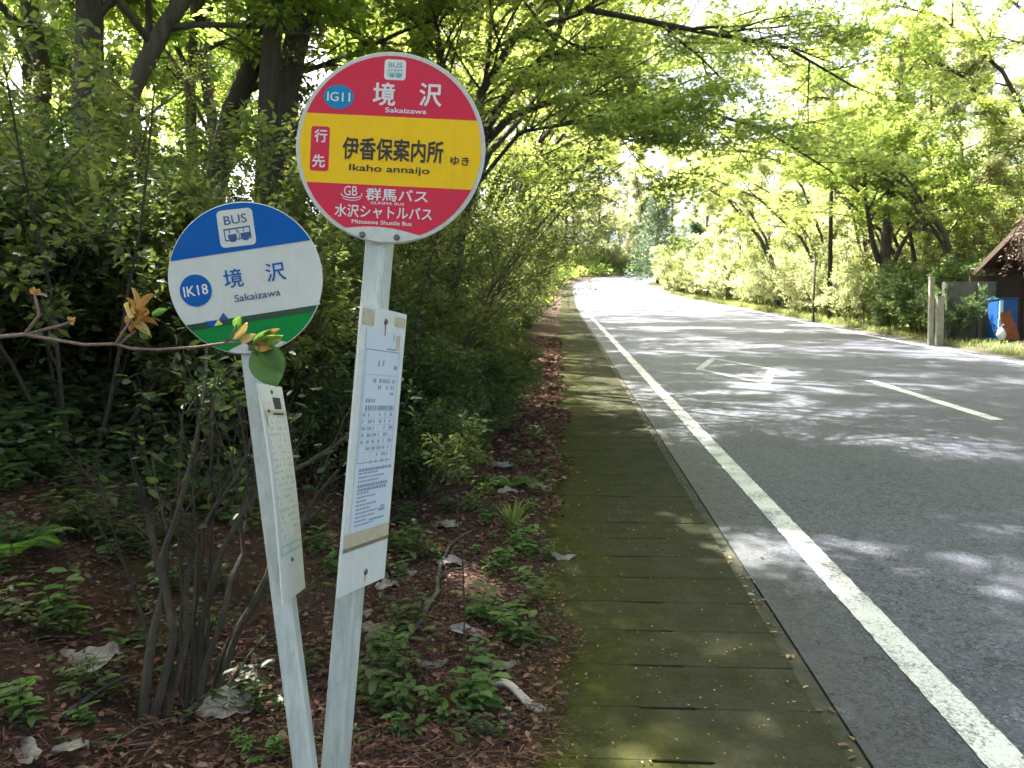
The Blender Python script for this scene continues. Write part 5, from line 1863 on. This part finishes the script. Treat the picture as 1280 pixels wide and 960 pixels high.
def small_plants():
    rg = random.Random(71)

    def put(proto, x, y, s, name, label, cat, group=None):
        p = G(x, y)
        proto.place(name, label, cat, (p.x, p.y, p.z - .01), rg.uniform(0, 6.28), s, group)
    put(TUFT[0], 528, 612, 1.15, 'grass_tuft', 'sunlit tuft of long grass just right of the timetable board', 'grass')
    put(TUFT[1], 492, 608, 1.1, 'grass_tuft', 'smaller grass tuft right beside the timetable board', 'grass')
    put(TUFT[1], 640, 660, .7, 'grass_tuft', 'low grass tuft at the edge of the litter by the pavement', 'grass')
    put(TUFT[0], 556, 600, 1.0, 'grass_tuft', 'grass tuft between the sunlit tuft and the sapling', 'grass')
    put(TUFT[1], 600, 560, 1.1, 'grass_tuft', 'grass tuft behind the sapling top', 'grass')
    put(FERN[0], 14, 695, .5, 'fern', 'green fern on the bank at the left edge of the picture', 'fern')
    put(FERN[1], 240, 590, .9, 'fern', 'fern among the bare stems on the bank', 'fern')
    put(FERN[1], 640, 610, .6, 'fern', 'small fern in the sunny strip by the pavement', 'fern')
    gp = 'small green seedlings on the litter'
    spots = [(500, 890, 0, .62), (545, 890, 1, .75), (470, 895, 1, .7), (525, 915, 4, 1), (600, 862, 4, .9), (305, 948, 5, .55), (340, 945, 1, .6), (20, 905, 0, .6), (22, 885, 1, .7), (60, 800, 2, .45), (85, 795, 1, .9), (75, 770, 0, .8),
             (15, 780, 3, .5), (145, 800, 4, 1), (350, 885, 4, .8), (230, 900, 4, .9), (640, 690, 0, .6), (655, 700, 1, .8), (625, 705, 1, .8), (670, 690, 4, 1), (612, 760, 4, 1), (640, 790, 1, .55), (660, 815, 4, .7), (520, 700, 3, .5), (500, 690, 0, .6),
             (560, 640, 3, .6), (590, 640, 0, .6), (610, 655, 1, .8), (460, 690, 1, .7), (455, 640, 3, .5), (420, 720, 1, .9), (400, 690, 0, .7), (395, 660, 3, .6), (620, 925, 4, .9), (575, 935, 4, .8), (560, 905, 1, .6), (445, 920, 4, .8), (455, 860, 4, .8),
             (690, 660, 4, .8), (560, 570, 2, .6), (590, 540, 2, .7), (530, 540, 3, .8), (640, 540, 2, .6), (650, 500, 3, .9), (620, 520, 2, .9), (670, 470, 3, .9), (600, 580, 3, .7), (655, 580, 1, 1)]
    labs = {0: 'upright leafy seedling on the reddish litter', 1: 'small bright green seedling on the reddish litter', 2: 'bushy dark green plant at the edge of the thicket', 3: 'dark leafy plant at the edge of the thicket', 4: 'tiny flat seedling on the dark litter', 5: 'star-leaved bright seedling between the sign posts and the stems'}
    for x, y, k, s in spots:
        put(HERB[k], x, y, s * .9, 'seedling', labs[k], 'plant', gp if k != 5 else None)
    gm = 'low greenery through the litter'
    for i in range(120):
        x = rg.uniform(430, 690); y = 545 + 380 * rg.random() ** 1.5
        put(HERB[rg.choice((1, 4, 4, 0, 3))], x, y, rg.uniform(.35, .75), 'seedling', 'little green plant coming up through the litter', 'plant', gm)
    for i in range(60):
        x = rg.uniform(-10, 420); y = rg.uniform(640, 950)
        put(HERB[rg.choice((1, 4, 4, 3))], x, y, rg.uniform(.3, .65), 'seedling', 'little green plant coming up through the litter', 'plant', gm)
    gb = 'leafy plants on the left bank'
    for i in range(85):
        x = rg.uniform(-30, 470); y = rg.uniform(425, 690)
        if rg.random() < .25 and y > 600: continue
        if x > 330 and y > 640: continue
        k = rg.choice((2, 3, 2, 3, 0))
        put(HERB[k], x, y, rg.uniform(.6, 1.15) * (1 if y < 600 else .6), 'leafy_plant', 'dark leafy plant hanging on the shaded left bank', 'plant', gb)


small_plants()


# ------------------------------------------------------------------ right verge: shed, posts, utility pole
def at20(x, y, Y=20.0):
    d = FW + RT * ((x - 640) / F) + UP * ((480 - y) / F)
    return EYE + d * (Y / d.y)


def shed():
    g = on_ground(11.2, 20.2, 0)
    gzv = g.z
    root = thing('shed', 'open roadside shed with rusty steep roof and grey concrete wall', 'shed', g)
    xl, xr = 10.78, 16.5
    fr, bk = V3((xl, 18.25, 4.88)), V3((xl, 20.95, 3.68))      # the roof climbs towards the road
    d = (fr - bk); L = d.length; d.normalize(); nn = V3((0, -d.z, d.y))
    if nn.z < 0: nn = -nn
    mb = MB()
    n = 150
    for i in range(n + 1):
        xx = xl + (xr - xl) * i / n
        h = .02 * math.cos(i * math.pi / 2)
        for q, hh in ((0, h), (1, h), (0, h - .006), (1, h - .006)):
            mb.v.append(V3((xx, bk.y, bk.z)) + d * (L * q) + nn * hh)
    for i in range(n):
        k = 4 * i
        mb.f += [(k, k + 4, k + 5, k + 1), (k + 2, k + 3, k + 7, k + 6), (k + 1, k + 5, k + 7, k + 3)]
    part('roof_sheet', mb, 'rust', root)
    mid = (fr + bk) / 2
    part('verge_board', MB().obox(mid - nn * .10 + V3((-.03, 0, 0)), d, V3((1, 0, 0)), nn, L / 2 + .05, .02, .07), 'wood_dark', root)
    for k in range(6):
        part('rafter', MB().obox(mid - nn * .085 + V3((.5 + 1.0 * k, 0, 0)), d, V3((1, 0, 0)), nn, L / 2 - .05, .03, .05), 'wood_dark', root)
    for q in (.06, .5, .94):
        c_ = bk.lerp(fr, q) - nn * .18
        part('purlin', MB().obox(V3(((xl + xr) / 2, c_.y, c_.z)), V3((1, 0, 0)), d, nn, (xr - xl) / 2 - .08, .04, .04), 'wood_dark', root)
    rd, eL = fr.copy(), bk.copy()
    eR = V3((xr, fr.y, fr.z))
    w0, w1 = at20(1178, 425, 20.75), at20(1243, 352, 20.75)
    part('concrete_wall', MB().box(((w0.x + w1.x) / 2, 20.75, (gzv - .2 + w1.z) / 2), (w1.x - w0.x) / 2, .09, (w1.z - gzv + .2) / 2), 'concrete', root)
    for k in range(2):
        xx = w0.x + (w1.x - w0.x) * (.05 + .62 * k)
        part('pilaster', MB().box((xx, 20.61, (gzv - .2 + w1.z - .05) / 2), .06, .045, (w1.z - .05 - gzv + .2) / 2), 'concrete', root)
    for k in range(14):
        part('back_board', MB().box((w1.x + .20 + .345 * k, 20.80 + .01 * (k % 2), gzv + .78), .168, .02, 1.0), 'wood_dark', root)
    part('top_board', MB().box(((w0.x + .7 + xr) / 2, 20.86, w1.z + .06), (xr - w0.x - .7) / 2, .02, .10), 'wood_dark', root)
    part('end_wall', MB().box((xr - .1, 19.6, gzv + 1.1), .05, 1.1, 1.4), 'wood_dark', root)
    for k in range(3):
        part('post', MB().box((10.93 + 2.6 * k, 18.5, gzv + 1.38), .09, .09, 1.5, .02), 'post_pale', root)
    # blue covered cabinet
    a, b = at20(1247, 432, 19.75), at20(1272, 374, 19.75)
    g2 = V3(((a.x + b.x) / 2, 19.75, gzv))
    r2 = thing('cabinet', 'blue covered cabinet standing under the shed roof', 'cabinet', g2)
    hw = (b.x - a.x) / 2; ht = b.z - gzv
    part('body', MB().box((g2.x, 20.0, gzv + ht / 2), hw, .25, ht / 2, .03), 'tarp_blue', r2)
    part('front_cover', MB().box((g2.x + .04, 19.73, gzv + ht * .52), hw * .8, .012, ht * .46), 'tarp_blue', r2)
    part('pale_strip', MB().box((g2.x - hw * .80, 19.72, gzv + ht * .72), hw * .18, .02, ht * .26), 'tarp_pale', r2)
    part('pale_strip', MB().box((g2.x - hw * .86, 19.71, gzv + ht * .38), hw * .22, .02, ht * .14), 'tarp_pale', r2)
    part('top', MB().box((g2.x, 20.0, gzv + ht + .02), hw + .02, .27, .018), 'tarp_blue', r2)
    # rusty sheet
    p = at20(1264, 432, 19.5)
    r3 = thing('rusty_sheet', 'rust-orange metal sheet leaning against the blue cabinet', 'metal sheet', (p.x, 19.5, gzv))
    mb = MB()
    for i in range(9):
        t = i / 8
        w0_, w1_ = -.16 + .08 * t * t, .20 - .05 * t
        zz = .72 * t
        for xx in (w0_, w1_):
            for dy in (0, .012):
                mb.v.append((p.x + xx - .08 * t + .02 * math.sin(t * 5), 19.5 + .18 * t + dy, gzv + zz * (1 if xx > 0 else .92)))
    for i in range(8):
        k = 4 * i
        mb.f += [(k, k + 2, k + 6, k + 4), (k + 1, k + 5, k + 7, k + 3), (k, k + 4, k + 5, k + 1), (k + 2, k + 3, k + 7, k + 6)]
    mb.f += [(0, 1, 3, 2), (32, 34, 35, 33)]
    part('sheet', mb, 'rust_light', r3)
    p = at20(1251, 430, 19.45)
    r4 = thing('plastic_bag', 'small white plastic bag on the ground before the blue cabinet', 'bag', (p.x, 19.45, gzv))
    mb = MB()
    rg = random.Random(4)
    for i in range(6):
        f = (i + .01) / 5
        rr = .11 * math.sin(math.pi * (.18 + .72 * f)) * (1 if i < 5 else .3)
        for k in range(9):
            an = k * 6.283 / 9
            q = rr * rg.uniform(.82, 1.12)
            mb.v.append((p.x + q * math.cos(an), 19.45 + q * math.sin(an), gzv + .30 * f))
    for i in range(5):
        for k in range(9):
            mb.f.append((i * 9 + k, i * 9 + (k + 1) % 9, (i + 1) * 9 + (k + 1) % 9, (i + 1) * 9 + k))
    mb.f.append(tuple(range(45, 54)))
    part('sack', mb, 'bag_white', r4, smooth=True)
    part('knot', MB().tube([(p.x, 19.45, gzv + .29), (p.x + .01, 19.45, gzv + .34), (p.x + .05, 19.44, gzv + .37)], [.02, .012, .025], 6), 'bag_white', r4)
    # hanging dry vines
    r5 = thing('dry_vines', 'tangle of dry brown vines hanging from the shed gable', 'vines', rd)
    mb = MB()
    tops = []
    for i in range(190):
        t = rg.random() ** .7
        s_ = V3(eL).lerp(rd, .72 + .3 * t) if i % 3 else rd.lerp(eR, rg.random() * .35)
        s_ = V3((s_.x + rg.uniform(-.08, .05), s_.y + rg.uniform(-.12, .03), s_.z + rg.uniform(-.12, .10)))
        L = rg.uniform(.3, 1.6)
        pts = wander(rg, s_, V3((rg.uniform(-.5, .5), -.1, -1)), L, 6, .35, V3((0, 0, -.5)))
        mb.tube(pts, [.012, .011, .010, .009, .008, .006, .004], 3)
        tops.append(pts)
    part('stems', mb, 'dead_wood', r5)
    me = leafy('dead_leaves', 77, tops, 3, .07, 'oval', .2, .08)
    v = np.zeros(len(me.vertices) * 3, np.float32); me.vertices.foreach_get('co', v)
    me.vertices.foreach_set('co', (v.reshape(-1, 3) - np.array([*rd], np.float32)).ravel())
    link('dead_leaves', me, 'vine', r5)
    # two posts left of the wall
    for x, w, top, lab in ((1163, .055, 348, 'slim pale post left of the concrete wall'), (1174, .075, 372, 'shorter weathered post touching the end of the concrete wall')):
        p = at20(x, 422, 19.8)
        zt = at20(x, top, 19.8).z
        gg = on_ground(p.x, 19.8, -.05)
        r6 = thing('post', lab, 'post', gg)
        part('shaft', MB().box((p.x, 19.8, (gg.z + zt) / 2), w, w, (zt - gg.z) / 2, .012), 'post_pale', r6)
        part('cap', MB().box((p.x, 19.8, zt + .012), w + .008, w + .008, .015, .01), 'post_pale', r6)


shed()


def utility_pole():
    p = P(1037, 392, 30)
    g = on_ground(p.x, p.y, -.1)
    root = thing('utility_pole', 'thin dark utility pole on the right verge among the trees', 'utility pole', g)
    x, y, z = g
    part('shaft', MB().tube([(x, y, z), (x - .02, y, z + 4.5), (x - .04, y, z + 9.2)], [.095, .082, .07], 10), 'utility', root, smooth=True)
    part('crossarm', MB().box((x - .04, y - .12, z + 8.7), .8, .05, .06), 'utility', root)
    for s in (-.7, -.25, .3, .7):
        part('insulator', MB().tube([(x + s, y - .12, z + 8.76), (x + s, y - .12, z + 8.84), (x + s, y - .12, z + 8.95)], [.03, .055, .03], 8), 'print_white', root)
    part('meter_box', MB().box((x + .17, y - .14, z + 1.25), .11, .08, .33, .02), 'metal_grey', root)
    for k in range(9):
        part('step_bolt', MB().tube([(x, y, z + 2 + .45 * k), (x + (.26 if k % 2 else -.26), y - .03, z + 2 + .45 * k)], [.012, .012], 5), 'utility', root)
    p = P(1017, 386, 31)
    g = on_ground(p.x, p.y, -.1)
    r2 = thing('marker_post', 'thin dark post standing just left of the utility pole', 'post', g)
    part('shaft', MB().tube([g, g + V3((0, 0, 1.3)), g + V3((.03, 0, 2.9))], [.045, .042, .04], 8), 'utility', r2, smooth=True)
    part('cap', MB().tube([g + V3((.03, 0, 2.9)), g + V3((.03, 0, 2.95))], [.05, .03], 8), 'utility', r2)


utility_pole()
